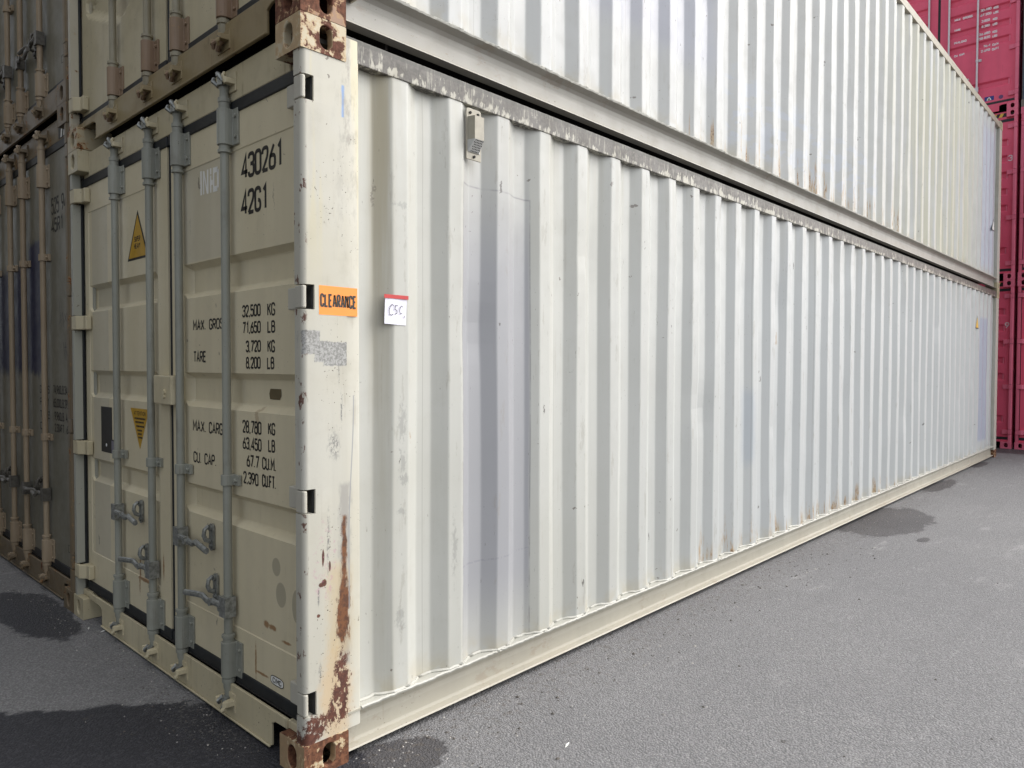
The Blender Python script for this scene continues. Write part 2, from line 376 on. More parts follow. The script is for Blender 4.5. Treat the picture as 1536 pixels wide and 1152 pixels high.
# ------------------------------------------------------------------ mesh helpers
class MB:
    def __init__(s): s.v = []; s.f = []; s.mi = []; s.cur = 0
    def face(s, idx): s.f.append(tuple(idx)); s.mi.append(s.cur)
    def quadpts(s, pts):
        n = len(s.v); s.v += [tuple(p) for p in pts]; s.face(range(n, n+len(pts)))
    def box(s, x0, x1, y0, y1, z0, z1):
        n = len(s.v)
        s.v += [(x, y, z) for z in (z0, z1) for y in (y0, y1) for x in (x0, x1)]
        for q in ((0, 2, 3, 1), (4, 5, 7, 6), (0, 1, 5, 4), (2, 6, 7, 3), (0, 4, 6, 2), (1, 3, 7, 5)): s.face([n+i for i in q])
    def prism(s, prof, lo, hi, ax='z'):
        """closed outline extruded: ax z uses (x,y), ax x uses (y,z), ax y uses (x,z)"""
        def P(a, b, c): return {'z': (a, b, c), 'x': (c, a, b), 'y': (a, c, b)}[ax]
        n = len(s.v); k = len(prof)
        s.v += [P(a, b, lo) for a, b in prof]+[P(a, b, hi) for a, b in prof]
        for i in range(k): s.face((n+i, n+(i+1) % k, n+k+(i+1) % k, n+k+i))
        s.face(range(n+k-1, n-1, -1)); s.face(range(n+k, n+2*k))
    def lathe(s, cx, cy, prof, n=14):
        """round bar along z: prof is a list of (z, radius)"""
        b = len(s.v)
        for z, r_ in prof:
            s.v += [(cx+r_*math.cos(2*math.pi*i/n), cy+r_*math.sin(2*math.pi*i/n), z) for i in range(n)]
        for k in range(len(prof)-1):
            for i in range(n):
                j = (i+1) % n
                s.face((b+k*n+i, b+k*n+j, b+(k+1)*n+j, b+(k+1)*n+i))
        s.face([b+i for i in range(n-1, -1, -1)]); s.face([b+(len(prof)-1)*n+i for i in range(n)])
    def tube(s, pts, r_, n=8, flat_=1.):
        """swept round (or flattened in z) bar through pts"""
        b = len(s.v); pts = [Vector(p) for p in pts]
        for k, p in enumerate(pts):
            d = (pts[min(k+1, len(pts)-1)]-pts[max(k-1, 0)]).normalized()
            a = d.cross(Vector((1, 0, 0)))
            if a.length < .1: a = d.cross(Vector((0, 1, 0)))
            a.normalize(); c = d.cross(a)
            for i in range(n):
                t = 2*math.pi*i/n
                s.v.append(tuple(p+a*r_*math.cos(t)*flat_+c*r_*math.sin(t)))
        for k in range(len(pts)-1):
            for i in range(n):
                j = (i+1) % n
                s.face((b+k*n+i, b+k*n+j, b+(k+1)*n+j, b+(k+1)*n+i))
        s.face([b+i for i in range(n-1, -1, -1)]); s.face([b+(len(pts)-1)*n+i for i in range(n)])
    def cyl(s, p0, p1, r_, n=10): s.tube([p0, p1], r_, n)
    def mesh(s, name, mats):
        me = bpy.data.meshes.new(name)
        me.from_pydata(s.v, [], s.f)
        for m in mats: me.materials.append(m)
        if len(mats) > 1: me.polygons.foreach_set('material_index', s.mi)
        me.update()
        return me
    def obj(s, name, mats, parent=None, bevel=0, smooth=False, label=None, seg=2):
        if not isinstance(mats, (list, tuple)): mats = [mats]
        o = link(name, s.mesh(name, mats), parent, label)
        if smooth:
            o.data.shade_smooth() if hasattr(o.data, 'shade_smooth') else o.data.polygons.foreach_set('use_smooth', [True]*len(o.data.polygons))
            try: o.data.set_sharp_from_angle(angle=rad(38))
            except Exception: pass
        if bevel:
            m = o.modifiers.new('bevel', 'BEVEL'); m.width = bevel; m.segments = seg; m.limit_method = 'ANGLE'; m.angle_limit = rad(40)
            m.harden_normals = False
        return o

def link(name, me, parent=None, label=None):
    o = bpy.data.objects.new(name, me); C.objects.link(o)
    if parent is not None: o.parent = parent
    if label: o['label'] = label
    return o

def arc(cx, cy, r_, a0, a1, n=5):
    return [(cx+r_*math.cos(rad(a0+(a1-a0)*i/n)), cy+r_*math.sin(rad(a0+(a1-a0)*i/n))) for i in range(n+1)]

# ------------------------------------------------------------------ stroke lettering (4 x 8 grid)
GL = {
'0': [(1, 1.7, [(0, 0), (0, 8), (4, 8), (4, 0)])], '1': [(0, 0, [(1, 6.6), (2.5, 8), (2.5, 0)])],
'2': [(0, 1.7, [(0, 6), (0, 8), (4, 8), (4, 5), (0, 0)]), (0, 0, [(0, 0), (4, 0)])],
'3': [(0, 1.6, [(0, 6.4), (0, 8), (4, 8), (4, 4.3), (1.4, 4.3)]), (0, 1.6, [(1.4, 4.3), (4, 4.3), (4, 0), (0, 0), (0, 1.6)])],
'4': [(0, 0, [(3.1, 0), (3.1, 8), (0, 2), (4.4, 2)])], '5': [(0, 0, [(3.8, 8), (.3, 8), (.1, 4.4)]), (0, 1.7, [(.1, 4.2), (1, 4.9), (4, 4.9), (4, 0), (0, 0), (0, 1.6)])],
'6': [(0, 1.6, [(3.2, 8), (0, 3.6), (0, 0), (4, 0), (4, 4.4), (.4, 4.4)])], '7': [(0, 0, [(0, 8), (4, 8), (1.3, 0)])],
'8': [(1, 1.5, [(.3, 4.3), (.3, 8), (3.7, 8), (3.7, 4.3)]), (1, 1.7, [(0, 0), (0, 4.3), (4, 4.3), (4, 0)])],
'9': [(0, 1.6, [(.8, 0), (4, 4.4), (4, 8), (0, 8), (0, 3.6), (3.6, 3.6)])],
'A': [(0, 0, [(0, 0), (2, 8), (4, 0)]), (0, 0, [(.7, 2.6), (3.3, 2.6)])],
'B': [(0, 1.6, [(0, 8), (3.7, 8), (3.7, 4.3), (0, 4.3)]), (0, 1.7, [(0, 4.3), (4, 4.3), (4, 0), (0, 0)]), (0, 0, [(0, 0), (0, 8)])],
'C': [(0, 1.8, [(4, 6), (4, 8), (0, 8), (0, 0), (4, 0), (4, 2)])], 'D': [(1, 1.8, [(0, 0), (0, 8), (4, 8), (4, 0)])],
'E': [(0, 0, [(3.8, 8), (0, 8), (0, 0), (3.8, 0)]), (0, 0, [(0, 4.2), (3.2, 4.2)])], 'F': [(0, 0, [(3.8, 8), (0, 8), (0, 0)]), (0, 0, [(0, 4.2), (3.2, 4.2)])],
'G': [(0, 1.8, [(4, 6), (4, 8), (0, 8), (0, 0), (4, 0), (4, 3.6), (2.2, 3.6)])], 'H': [(0, 0, [(0, 0), (0, 8)]), (0, 0, [(4, 0), (4, 8)]), (0, 0, [(0, 4.2), (4, 4.2)])],
'I': [(0, 0, [(1, 0), (1, 8)])], 'K': [(0, 0, [(0, 0), (0, 8)]), (0, 0, [(4, 8), (0, 3.4)]), (0, 0, [(1.4, 5), (4, 0)])],
'L': [(0, 0, [(0, 8), (0, 0), (3.8, 0)])], 'M': [(0, 0, [(0, 0), (0, 8), (2.2, 3), (4.4, 8), (4.4, 0)])], 'N': [(0, 0, [(0, 0), (0, 8), (4, 0), (4, 8)])],
'O': [(1, 1.8, [(0, 0), (0, 8), (4, 8), (4, 0)])], 'P': [(0, 1.7, [(0, 0), (0, 8), (4, 8), (4, 3.8), (0, 3.8)])],
'R': [(0, 1.7, [(0, 8), (4, 8), (4, 3.9), (0, 3.9)]), (0, 0, [(0, 0), (0, 8)]), (0, 0, [(1.8, 3.9), (4, 0)])],
'S': [(0, 1.7, [(4, 6.2), (4, 8), (0, 8), (0, 4.6), (4, 3.8), (4, 0), (0, 0), (0, 1.8)])], 'T': [(0, 0, [(0, 8), (4, 8)]), (0, 0, [(2, 8), (2, 0)])],
'U': [(0, 1.8, [(0, 8), (0, 0), (4, 0), (4, 8)])], 'V': [(0, 0, [(0, 8), (2, 0), (4, 8)])], 'X': [(0, 0, [(0, 0), (4, 8)]), (0, 0, [(0, 8), (4, 0)])],
'Y': [(0, 0, [(0, 8), (2, 4), (4, 8)]), (0, 0, [(2, 4), (2, 0)])], 'Z': [(0, 0, [(0, 8), (4, 8), (0, 0), (4, 0)])],
'.': [(0, 0, [(.3, 0), (.3, .7)])], ',': [(0, 0, [(.5, .6), (.1, -1)])], '-': [(0, 0, [(.4, 4), (3.6, 4)])],
'x': [(0, 0, [(0, 1), (3, 5)]), (0, 0, [(0, 5), (3, 1)])],
}
GW = {'1': 3.4, 'I': 2, '.': 1.1, ',': 1.1, 'M': 4.4, ' ': 3.}
def rounded(pts, r_, closed):
    if r_ <= 0: return [Vector((a, b)) for a, b in pts]
    P = [Vector((a, b)) for a, b in pts]; n = len(P); out = []
    for i in range(n):
        if not closed and i in (0, n-1): out.append(P[i]); continue
        a, p, b = P[i-1], P[i], P[(i+1) % n]
        la, lb = (a-p).length, (b-p).length
        rr = min(r_, la*.49 if closed or 0 < i-1 else la*.95, lb*.49 if closed or i+1 < n-1 else lb*.95)
        s0 = p+(a-p).normalized()*rr; s1 = p+(b-p).normalized()*rr
        for k in range(6):
            t = k/5; out.append(s0*(1-t)**2+p*2*t*(1-t)+s1*t*t)
    return out
def ribbon(mb, pts, w, closed, conv):
    n = len(pts); L = []; R_ = []
    for i in range(n):
        a = pts[i-1] if (closed or i > 0) else None
        b = pts[(i+1) % n] if (closed or i < n-1) else None
        p = pts[i]
        d1 = (p-a).normalized() if a is not None and (p-a).length > 1e-6 else None
        d2 = (b-p).normalized() if b is not None and (b-p).length > 1e-6 else None
        if d1 is None: d1 = d2
        if d2 is None: d2 = d1
        nn = Vector((-(d1.y+d2.y), d1.x+d2.x))
        if nn.length < .3: nn = Vector((-d1.y, d1.x))
        nn.normalize()
        k = 1/max(.45, nn.dot(Vector((-d1.y, d1.x))))
        L.append(p+nn*w/2*k); R_.append(p-nn*w/2*k)
    for i in range(n if closed else n-1):
        j = (i+1) % n
        mb.quadpts([conv(q) for q in (L[i], L[j], R_[j], R_[i])])
def text_width(s, gap=1.5):
    return sum(GW.get(c, 4)+gap for c in s)-gap
def write(mb, s, h, x0, z0, w_total, weight, place, gap=1.5):
    """lettering in the plane; place(u, v) maps to 3-D. x0 left, z0 baseline, w_total width"""
    sx = w_total/text_width(s, gap); sy = h/8; x = 0; th = weight
    lay = 0
    for c in s:
        for closed, r_, pts in GL.get(c, []):
            P = rounded(pts, r_, closed)
            P = [Vector((x0+(x+p.x)*sx, z0+p.y*sy)) for p in P]
            lay += 1
            e = (lay % 5)*.00007
            ribbon(mb, P, th, bool(closed), lambda q, e=e: place(q.x, q.y, e))
        x += GW.get(c, 4)+gap

# ------------------------------------------------------------------ container pieces
LEN, WID = 12.192, 2.438
CW, CL, CH = .162, .178, .118
LUGS = (.256, .953, 1.648, 2.348)
BARS = (.616, 1.056, 1.378, 1.820)
cache = {}

def holed_face(mb, c, hu, hv, w0, w1, h0, h1, place, depth, n=28):
    """rectangle w0..w1 x h0..h1 with an upright oval hole centred at c; place(u, v, d)"""
    cu, cv = c
    ang = sorted([2*math.pi*i/n+.001 for i in range(n)]+[math.atan2(b-cv, a-cu) % (2*math.pi) for a in (w0, w1) for b in (h0, h1)])
    out, inn = [], []
    for t in ang:
        dx, dy = math.cos(t), math.sin(t)
        k = min([(w1-cu)/dx if dx > 1e-9 else 9, (w0-cu)/dx if dx < -1e-9 else 9, (h1-cv)/dy if dy > 1e-9 else 9, (h0-cv)/dy if dy < -1e-9 else 9])
        out.append((cu+dx*k, cv+dy*k))
        # stadium outline
        q = min(hu/abs(dx) if abs(dx) > 1e-6 else 9, 9)
        s_ = hv-hu
        if abs(dy)*q <= s_: p = (dx*q, dy*q)
        else:
            sg = 1 if dy > 0 else -1
            b_ = dy*sg*s_; disc = b_*b_-(s_*s_-hu*hu)
            q = b_+math.sqrt(max(disc, 0)); p = (dx*q, dy*q)
        inn.append((cu+p[0], cv+p[1]))
    m = len(ang)
    for i in range(m):
        j = (i+1) % m
        mb.quadpts([place(*out[i], 0), place(*out[j], 0), place(*inn[j], 0), place(*inn[i], 0)])
        mb.quadpts([place(*inn[i], 0), place(*inn[j], 0), place(*inn[j], depth), place(*inn[i], depth)])

def casting_mesh(sx, sy, top):
    """sx=0 door end / 1 far end, sy=0 near side / 1 other side; origin at the container's corner"""
    key = ('cast', sx, sy)
    if key in cache: return cache[key]
    mb = MB()
    X = (lambda a: a) if sx == 0 else (lambda a: -a)
    Y = (lambda a: a) if sy == 0 else (lambda a: -a)
    P = lambda x, y, z: (X(x), Y(y), z)
    holed_face(mb, (CW*.5, CH*.5), .028, .040, 0, CW, 0, CH, lambda a, b, d: P(d, a, b), .03)
    holed_face(mb, (.098, CH*.5), .024, .040, 0, CL, 0, CH, lambda a, b, d: P(a, d, b), .03)
    for q in (((CL, 0, 0), (CL, CW, 0), (CL, CW, CH), (CL, 0, CH)), ((0, CW, 0), (CL, CW, 0), (CL, CW, CH), (0, CW, CH)),
              ((0, 0, 0), (CL, 0, 0), (CL, CW, 0), (0, CW, 0)), ((0, 0, CH), (CL, 0, CH), (CL, CW, CH), (0, CW, CH))):
        mb.quadpts([P(*a) for a in q])
    # merge doubles so the bevel follows the edges
    me = mb.mesh('corner_casting', [])
    import bmesh
    bm = bmesh.new(); bm.from_mesh(me)
    bmesh.ops.remove_doubles(bm, verts=bm.verts, dist=1e-5)
    bmesh.ops.recalc_face_normals(bm, faces=bm.faces)
    bm.to_mesh(me); bm.free()
    cache[key] = me
    return me

def post_mesh(H, sy, mat):
    """door-end corner post with hinge slots"""
    mb = MB()
    Y = (lambda a: a) if sy == 0 else (lambda a: WID-a)
    z0, z1 = CH, H-CH
    cuts = [(z-.042, z+.042) for z in lugs(H)]
    segs = []; z = z0
    for a, b in cuts: segs.append((z, a)); z = b
    segs.append((z, z1))
    def pr(prof, a, b): mb.prism([(x, Y(y)) for x, y in prof], a, b)
    nose = [(.045, .053), (.004, .053)]+arc(.024, .023, .020, 180, 270, 8)+[(.178, .003), (.178, .012), (.045, .012)]
    for a, b in segs: pr(nose, a, b)
    # side plate behind the slots, inner walls
    for a, b in cuts: pr([(.050, .003), (.178, .003), (.178, .012), (.050, .012)], a, b)
    pr([(.178, .006), (.226, .006), (.234, .010), (.234, .060), (.226, .060), (.226, .014), (.178, .014)], z0-.0, H-.030)
    pr([(.075, .020), (.085, .020), (.085, .16), (.075, .16)], z0, z1)
    return mb

def lugs(H): return LUGS if H < 2.7 else tuple(z*H/2.591 for z in LUGS)

def side_panel(H, fine, mat, name, parent, ysign=0):
    key = ('side', round(H, 2), fine, mat.name, ysign)
    if key in cache: return link(name, cache[key], parent)
    rnd = random.Random(3 if H < 2.6 else 5)
    yo, yi, P_ = .012, .048, .2805
    prof = [(.234, yi)]
    x = .388
    def cr(xa, ya, xb, yb, xc, yc):
        if not fine: return [(xb, yb)]
        a, b, c = Vector((xa, ya)), Vector((xb, yb)), Vector((xc, yc)); o = []
        s0 = b+(a-b).normalized()*.007; s1 = b+(c-b).normalized()*.007
        for k in range(4):
            t = k/3; q = s0*(1-t)**2+b*2*t*(1-t)+s1*t*t; o.append((q.x, q.y))
        return o
    corners = []
    while x < 11.8:
        corners += [(x-.068, yi), (x, yo), (x+.072, yo), (x+.140, yi)]
        x += P_
    corners = [(.234, yi)]+corners+[(12.0, yi)]
    for i in range(1, len(corners)-1):
        prof += cr(*corners[i-1], *corners[i], *corners[i+1])
    prof.append((12.0, yi))
    zb, zt = .177, H-.104
    nz = 26 if fine else 1
    dents = [(rnd.uniform(.6, 11.8), rnd.uniform(.25, H-.2), rnd.uniform(.04, .13), rnd.uniform(-.010, .006)) for _ in range(60)] if fine else []
    mb = MB(); n = len(prof)
    for k in range(nz+1):
        z = zb+(zt-zb)*k/nz
        for (px, py) in prof:
            d = 0
            if fine:
                d = .0022*math.sin(px*3.1+z*1.7)+.0015*math.sin(px*7.7-z*3.3)
                for dx, dz, dr, da in dents:
                    if abs(px-dx) < dr*2.2 and abs(z-dz) < dr*3: d -= da*math.exp(-((px-dx)/dr)**2-((z-dz)/(dr*1.3))**2)
                d *= min(1, (z-zb)/.1, (zt-z)/.1)
            yy = py+d
            mb.v.append((px+(.0015*math.sin(z*4+px*5) if fine else 0), yy if not ysign else WID-yy, z))
    for k in range(nz):
        for i in range(n-1): mb.face((k*n+i, k*n+i+1, (k+1)*n+i+1, (k+1)*n+i))
    me = mb.mesh('side_panel', [mat]); cache[key] = me
    o = link(name, me, parent)
    if fine:   # uneven bead of sealant along the foot of the sheet
        bd = MB(); pts = []
        for i in range(len(corners)-1):
            (xa, ya), (xb, yb) = corners[i], corners[i+1]
            m = max(2, int((xb-xa)/.02)) if xa < 5 else 2
            for k in range(m):
                t = k/m
                pts.append((xa+(xb-xa)*t, ya+(yb-ya)*t-.003+rnd.uniform(-.0015, .0015), .180+rnd.uniform(-.002, .002)))
        bd.tube(pts, .0075, 5)
        bd.obj('sealant_bead', bead_mat, parent)
        bd = MB(); x = .236
        pts = []
        while x < 12.0:
            pts.append((x, .0035+rnd.uniform(-.0012, .0012), .1745+rnd.uniform(-.0022, .0018))); x += .018 if x < 4 else .08
        bd.tube(pts, .0062, 5)
        bd.obj('sealant_bead', bead_mat, parent)
        bd = MB(); bd.box(.236, 12.0, .004, .055, .1762, .1775); bd.obj('rail_flange', bead_mat, parent)
    return o
bead_mat = paint('sealant', (.44, .435, .39), rust=-.2, dirt=.4, streak=.1, chips=.3)

def rails(H, mt, mbm, parent, full):
    m = MB()
    m.prism([(.008, H-.105), (.011, H-.106), (.066, H-.106), (.066, H-.021), (.008, H-.021)], .178, 12.014, 'x')
    m.obj('top_rail', mt, parent, bevel=.002)
    m = MB()
    prof = [(.002, .176), (.002, .169), (.036, .160), (.047, .146), (.050, .125), (.046, .105), (.045, .052), (.041, .041), (.014, .036), (.010, .030), (.062, .030), (.062, .176)]
    m.prism(prof, .178, 12.014, 'x')
    m.obj('bottom_rail', mbm, parent)
    m = MB()
    m.box(.178, 12.014, WID-.068, WID-.01, H-.105, H-.030); m.obj('top_rail', mt, parent)
    m = MB(); m.box(.178, 12.014, WID-.06, WID-.005, .026, .176); m.obj('bottom_rail', mbm, parent)
    m = MB(); m.box(.10, 12.09, .068, WID-.068, H-.05, H-.034); m.obj('roof', lid, parent)
    m = MB(); m.box(.20, 12.0, .064, WID-.064, .12, .165); m.obj('floor', dark_in, parent)
    m = MB(); m.box(12.10, 12.14, .10, WID-.10, .12, H-.1); m.obj('end_wall', mt, parent)

def heightfield(mb, y0, y1, z0, z1, ys, zs, fn, x0):
    n = len(ys)
    b = len(mb.v)
    for z in zs:
        for y in ys: mb.v.append((x0+fn(y, z), y, z))
    for k in range(len(zs)-1):
        for i in range(n-1): mb.face((b+k*n+i, b+k*n+i+1, b+(k+1)*n+i+1, b+(k+1)*n+i))

def ramp(v, a, b, w):
    """0 outside a..b, 1 inside, linear shoulders of width w"""
    return max(0., min(1., (v-a)/w, (b-v)/w))

def door_leaf(side, H, style, mat, parent, label=None):
    ya, yb = (.062, 1.198) if side == 0 else (1.240, 2.376)
    zb, zt = .198, H-.188
    X0 = .062
    ra, rb = (.125, 1.075) if side == 0 else (1.363, 2.313)
    if style == 'ribs': rec = [(1.70, 1.86), (1.23, 1.39), (.765, .905)]
    elif style == 'many': rec = [(.44, .575), (1.17, 1.305), (1.45, 1.585), (1.73, 1.865), (2.01, 2.145), (2.29, 2.425)]
    else: rec = []
    dep, rw = .034, .034
    mb = MB()
    if style == 'diamond':
        ys = sorted(set([ya, yb]+[ra+(rb-ra)*i/40 for i in range(41)]))
        zs = [zb+(zt-zb)*i/96 for i in range(97)]
        yc = (ra+rb)/2
        def fn(y, z):
            d = 0
            for zc in (.78, 1.32, 1.86):
                k = .235-.40*abs(y-yc)
                k2 = abs(z-zc)
                d = max(d, max(0, min(1, (k-k2)/.05)))
                kk = .05+.50*max(0, abs(y-yc)-.22)
                d = max(d, max(0, min(1, (kk-abs(z-zc-.27))/.04))*.8)
            return dep*d*ramp(y, ra, rb, .03)
    else:
        ys = [ya, ra-.004, ra, ra+.03, ra+.034, rb-.034, rb-.03, rb, rb+.004, yb]
        zs = [zb, .366, .370]
        for a, b in sorted(rec): zs += [a, a+.006, a+rw-.006, a+rw, b-rw, b-rw+.006, b-.006, b]
        zs += [H-.335, H-.331, zt]
        zs = sorted(z for z in set(zs) if z <= zt)
        def fn(y, z):
            d = 0
            for a, b in rec:
                t = ramp(z, a, b, rw); t = t*t*(3-2*t)
                d = max(d, dep*t*ramp(y, ra, rb, .034))
            if style == 'ribs': d = max(d, .003*ramp(y, ra-.004, rb+.004, .004)*ramp(z, .366, H-.331, .004))
            return d
    heightfield(mb, ya, yb, zb, zt, ys, zs, fn, X0)
    e = .05
    for (p, q) in (((ya, zb), (yb, zb)), ((yb, zb), (yb, zt)), ((yb, zt), (ya, zt)), ((ya, zt), (ya, zb))):
        mb.quadpts([(X0, p[0], p[1]), (X0, q[0], q[1]), (X0+e, q[0], q[1]), (X0+e, p[0], p[1])])
    mb.quadpts([(X0+e, ya, zb), (X0+e, yb, zb), (X0+e, yb, zt), (X0+e, ya, zt)])
    d = mb.obj('door', mat, parent, label=label)
    # rubber gasket framing the leaf
    g = MB()
    g.box(.055, .10, ya-.012, yb+.012, zt, zt+.047); g.box(.055, .10, ya-.012, yb+.012, zb-.047, zb)
    if side == 0: g.box(.068, .10, yb, yb+.020, zb, zt); g.box(.07, .10, ya-.03, ya, zb, zt)
    else: g.box(.068, .10, ya-.020, ya, zb, zt); g.box(.07, .10, yb, yb+.03, zb, zt)
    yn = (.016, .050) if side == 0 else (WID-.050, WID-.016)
    g.box(.047, .061, yn[0], yn[1], zb, zt)  # added baffle, makes the post's hinge slots read as dark
    g.obj('gasket_and_baffle', rubber, d, bevel=.004)
    return d

def shared(key, builder, name, mats, parent, loc, bevel=0, smooth=False):
    """a repeated fitting: mesh built once, placed at loc"""
    k = (key,)+tuple(m.name for m in mats)
    if k not in cache:
        mb = builder()
        me = mb.mesh(name, list(mats))
        if smooth:
            me.polygons.foreach_set('use_smooth', [True]*len(me.polygons))
            try: me.set_sharp_from_angle(angle=rad(38))
            except Exception: pass
        cache[k] = me
    o = link(name, cache[k], parent); o.location = loc
    if bevel:
        m = o.modifiers.new('bevel', 'BEVEL'); m.width = bevel; m.segments = 2; m.limit_method = 'ANGLE'; m.angle_limit = rad(40)
    return o

def bar_mesh(H):
    m = MB(); r0, r1 = .0168, .0215
    t = H
    m.lathe(0, 0, [(.085, .010), (.095, .016), (.118, r0), (.13, .021), (.150, .021), (.152, .026), (.168, .026), (.170, r1), (.330, r1), (.332, .026), (.343, .026), (.345, r0),
                   (t-.345, r0), (t-.343, .026), (t-.332, .026), (t-.330, r1), (t-.150, r1), (t-.148, .024), (t-.132, .024), (t-.13, .018), (t-.105, .016), (t-.095, .020), (t-.082, .019), (t-.075, .012)])
    return m
def plate_mesh():
    m = MB()
    out = arc(0, 0, .0285, 90, 270, 8)
    m.prism([(x, y) for x, y in out]+[(.020, -.0285), (.020, -.068), (.029, -.068), (.029, .0285)], 0, .140)
    for z in (.03, .11):
        m.cyl((.012, -.052, z), (.021, -.052, z), .008, 8)
    return m
def bracket_mesh():
    m = MB()
    out = arc(0, 0, .024, 90, 270, 8)
    m.prism([(x, y) for x, y in out]+[(.014, -.024), (.014, -.062), (.029, -.062), (.029, .024)], 0, .042)
    m.cyl((.004, -.046, .021), (.015, -.046, .021), .008, 8)
    return m
def cam_mesh(up):
    """claw on the end of a locking bar, caught behind its keeper"""
    m = MB()
    s_ = 1 if up else -1
    zz = lambda z: s_*z
    m.prism([(.016, -.010), (-.018, -.022), (-.026, -.006), (-.014, .010), (.016, .016)], zz(-.012), zz(.010))
    m.tube([(-.012, -.020, zz(.0)), (-.022, -.012, zz(.016)), (-.018, .004, zz(.026)), (-.004, .014, zz(.020))], .008, 7)
    m.tube([(-.014, .012, zz(-.008)), (-.026, .022, zz(.004)), (-.018, .030, zz(.016))], .007, 7)
    m.v = [(a*1.25, b*1.25, c*1.25) for a, b, c in m.v]
    return m
def keeper_mesh(up):
    m = MB(); s_ = 1 if up else -1; zz = lambda z: s_*z
    lo, hi = sorted((zz(-.004), zz(.010)))
    m.box(.022, .030, -.052, .036, *sorted((zz(-.020), zz(.030))))
    m.prism([(.024, -.050), (-.012, -.046), (-.020, -.036), (-.008, -.026), (.024, -.022)], lo, hi)
    m.prism([(.024, .034), (-.010, .030), (-.014, .022), (.024, .014)], lo, hi)
    m.tube([(-.010, -.040, lo), (-.018, -.034, (lo+hi)/2+zz(.012)), (-.008, -.028, zz(.022))], .007, 6)
    m.v = [(a, b*1.2, c*1.5) for a, b, c in m.v]
    return m
def catch_mesh():
    m = MB()
    prof = arc(0, .040, .017, 0, 180, 8)+arc(0, -.040, .017, 180, 360, 8)
    m.prism([(a, b) for a, b in prof], .018, .028, 'x')
    m.tube([(.020, 0, .042), (.006, 0, .046), (-.008, 0, .036), (-.012, 0, .012), (-.004, .0, -.008), (.014, .0, -.016)], .0095, 8, .8)
    m.cyl((.010, 0, .040), (.024, 0, .040), .013, 10)
    m.cyl((.012, 0, -.038), (.022, 0, -.038), .009, 8)
    return m
def handle_mesh(direction, plate):
    """direction -1: handle runs towards the near side"""
    m = MB(); d = direction
    m.box(-.026, .020, -.026, .026, -.040, .040)
    a, b = sorted((d*.02, d*.075))
    if plate: m.prism([(d*.015, -.040), (d*.015, .034), (d*.07, .030), (d*.085, 0), (d*.075, -.034)], -.010, -.002, 'x')
    m.tube([(-.020, d*.02, .004), (-.020, d*.09, .002), (-.016, d*.15, -.008), (-.018, d*.19, .006), (-.026, d*.235, .004), (-.034, d*.325, -.006)], .011, 8, 1.2)
    m.cyl((-.034, d*.10, 0), (-.012, d*.10, 0), .015, 10)
    return m

def hinge_lug(H, parent, mat, side, z):
    key = ('lug', side, mat.name)
    if key not in cache:
        m = MB()
        Y = (lambda a: a) if side == 0 else (lambda a: -a)
        near = [(.004, .010), (.004, .050), (.012, .060), (.034, .075), (.034, .150), (.060, .150), (.060, .070), (.020, .050), (.020, .004), (.008, .004)]
        prof = [(.003, .016), (.003, .088), (.012, .100), (.030, .122), (.030, .165), (.060, .165), (.060, .075), (.020, .072), (.018, .006), (.010, .006), (.005, .009)]
        m.prism([(x, Y(y)) for x, y in (near if side == 0 else prof)], -.038, .038)
        cache[key] = m.mesh('hinge', [mat])
    o = link('hinge', cache[key], parent)
    o.location = (0, 0 if side == 0 else WID, z)
    m = o.modifiers.new('bevel', 'BEVEL'); m.width = .004; m.segments = 2; m.limit_method = 'ANGLE'; m.angle_limit = rad(40)
    return o

def sill_header(H, mh, ms, parent):
    m = MB()
    m.box(.055, .13, CW, WID-CW, H-.142, H-.010)
    m.box(.062, .13, .06, CW, H-.142, H-.118); m.box(.062, .13, WID-CW, WID-.06, H-.142, H-.118)
    m.obj('door_header', mh, parent, bevel=.004)
    m = MB()
    a, b = CW+.002, WID-CW-.002
    n1, n2 = CW+.115, WID-CW-.20                # cut-outs beside the castings
    m.prism([(n1, .014), (n1, .098), (n1-.03, .112), (a, .116), (a, .150), (.05, .150), (.05, .119), (a-.001, .119), (a-.001, .151), (b, .151), (b, .116), (n2+.03, .112), (n2, .098), (n2, .014)][:4]+[(a, .116), (a, .150), (b, .150), (b, .116), (n2+.03, .112), (n2, .098), (n2, .014)], .030, .042, 'x')
    m.box(.034, .125, .055, a-.001, .120, .150); m.box(.034, .125, b+.001, WID-.055, .120, .150)
    m.box(.022, .030, n1+.001, n2-.001, .010, .018)
    m.obj('door_sill', ms, parent, bevel=.003)
    m = MB(); m.box(.112, .14, .07, WID-.07, .152, H-.12); m.box(.40, .41, .07, WID-.07, .012, .150); m.box(.05, .40, .07, WID-.07, .150, .152); m.obj('dark_backing', dark_in, parent)  # near-black plates put behind the sill cut-outs so they read as shade

def thing(name, label, cat, loc, group=None, rz=0):
    o = bpy.data.objects.new(name, None); C.objects.link(o)
    o.empty_display_size = .2
    o.location = loc; o.rotation_euler = (0, 0, rz); o['label'] = label; o['category'] = cat
    if group: o['group'] = group
    return o

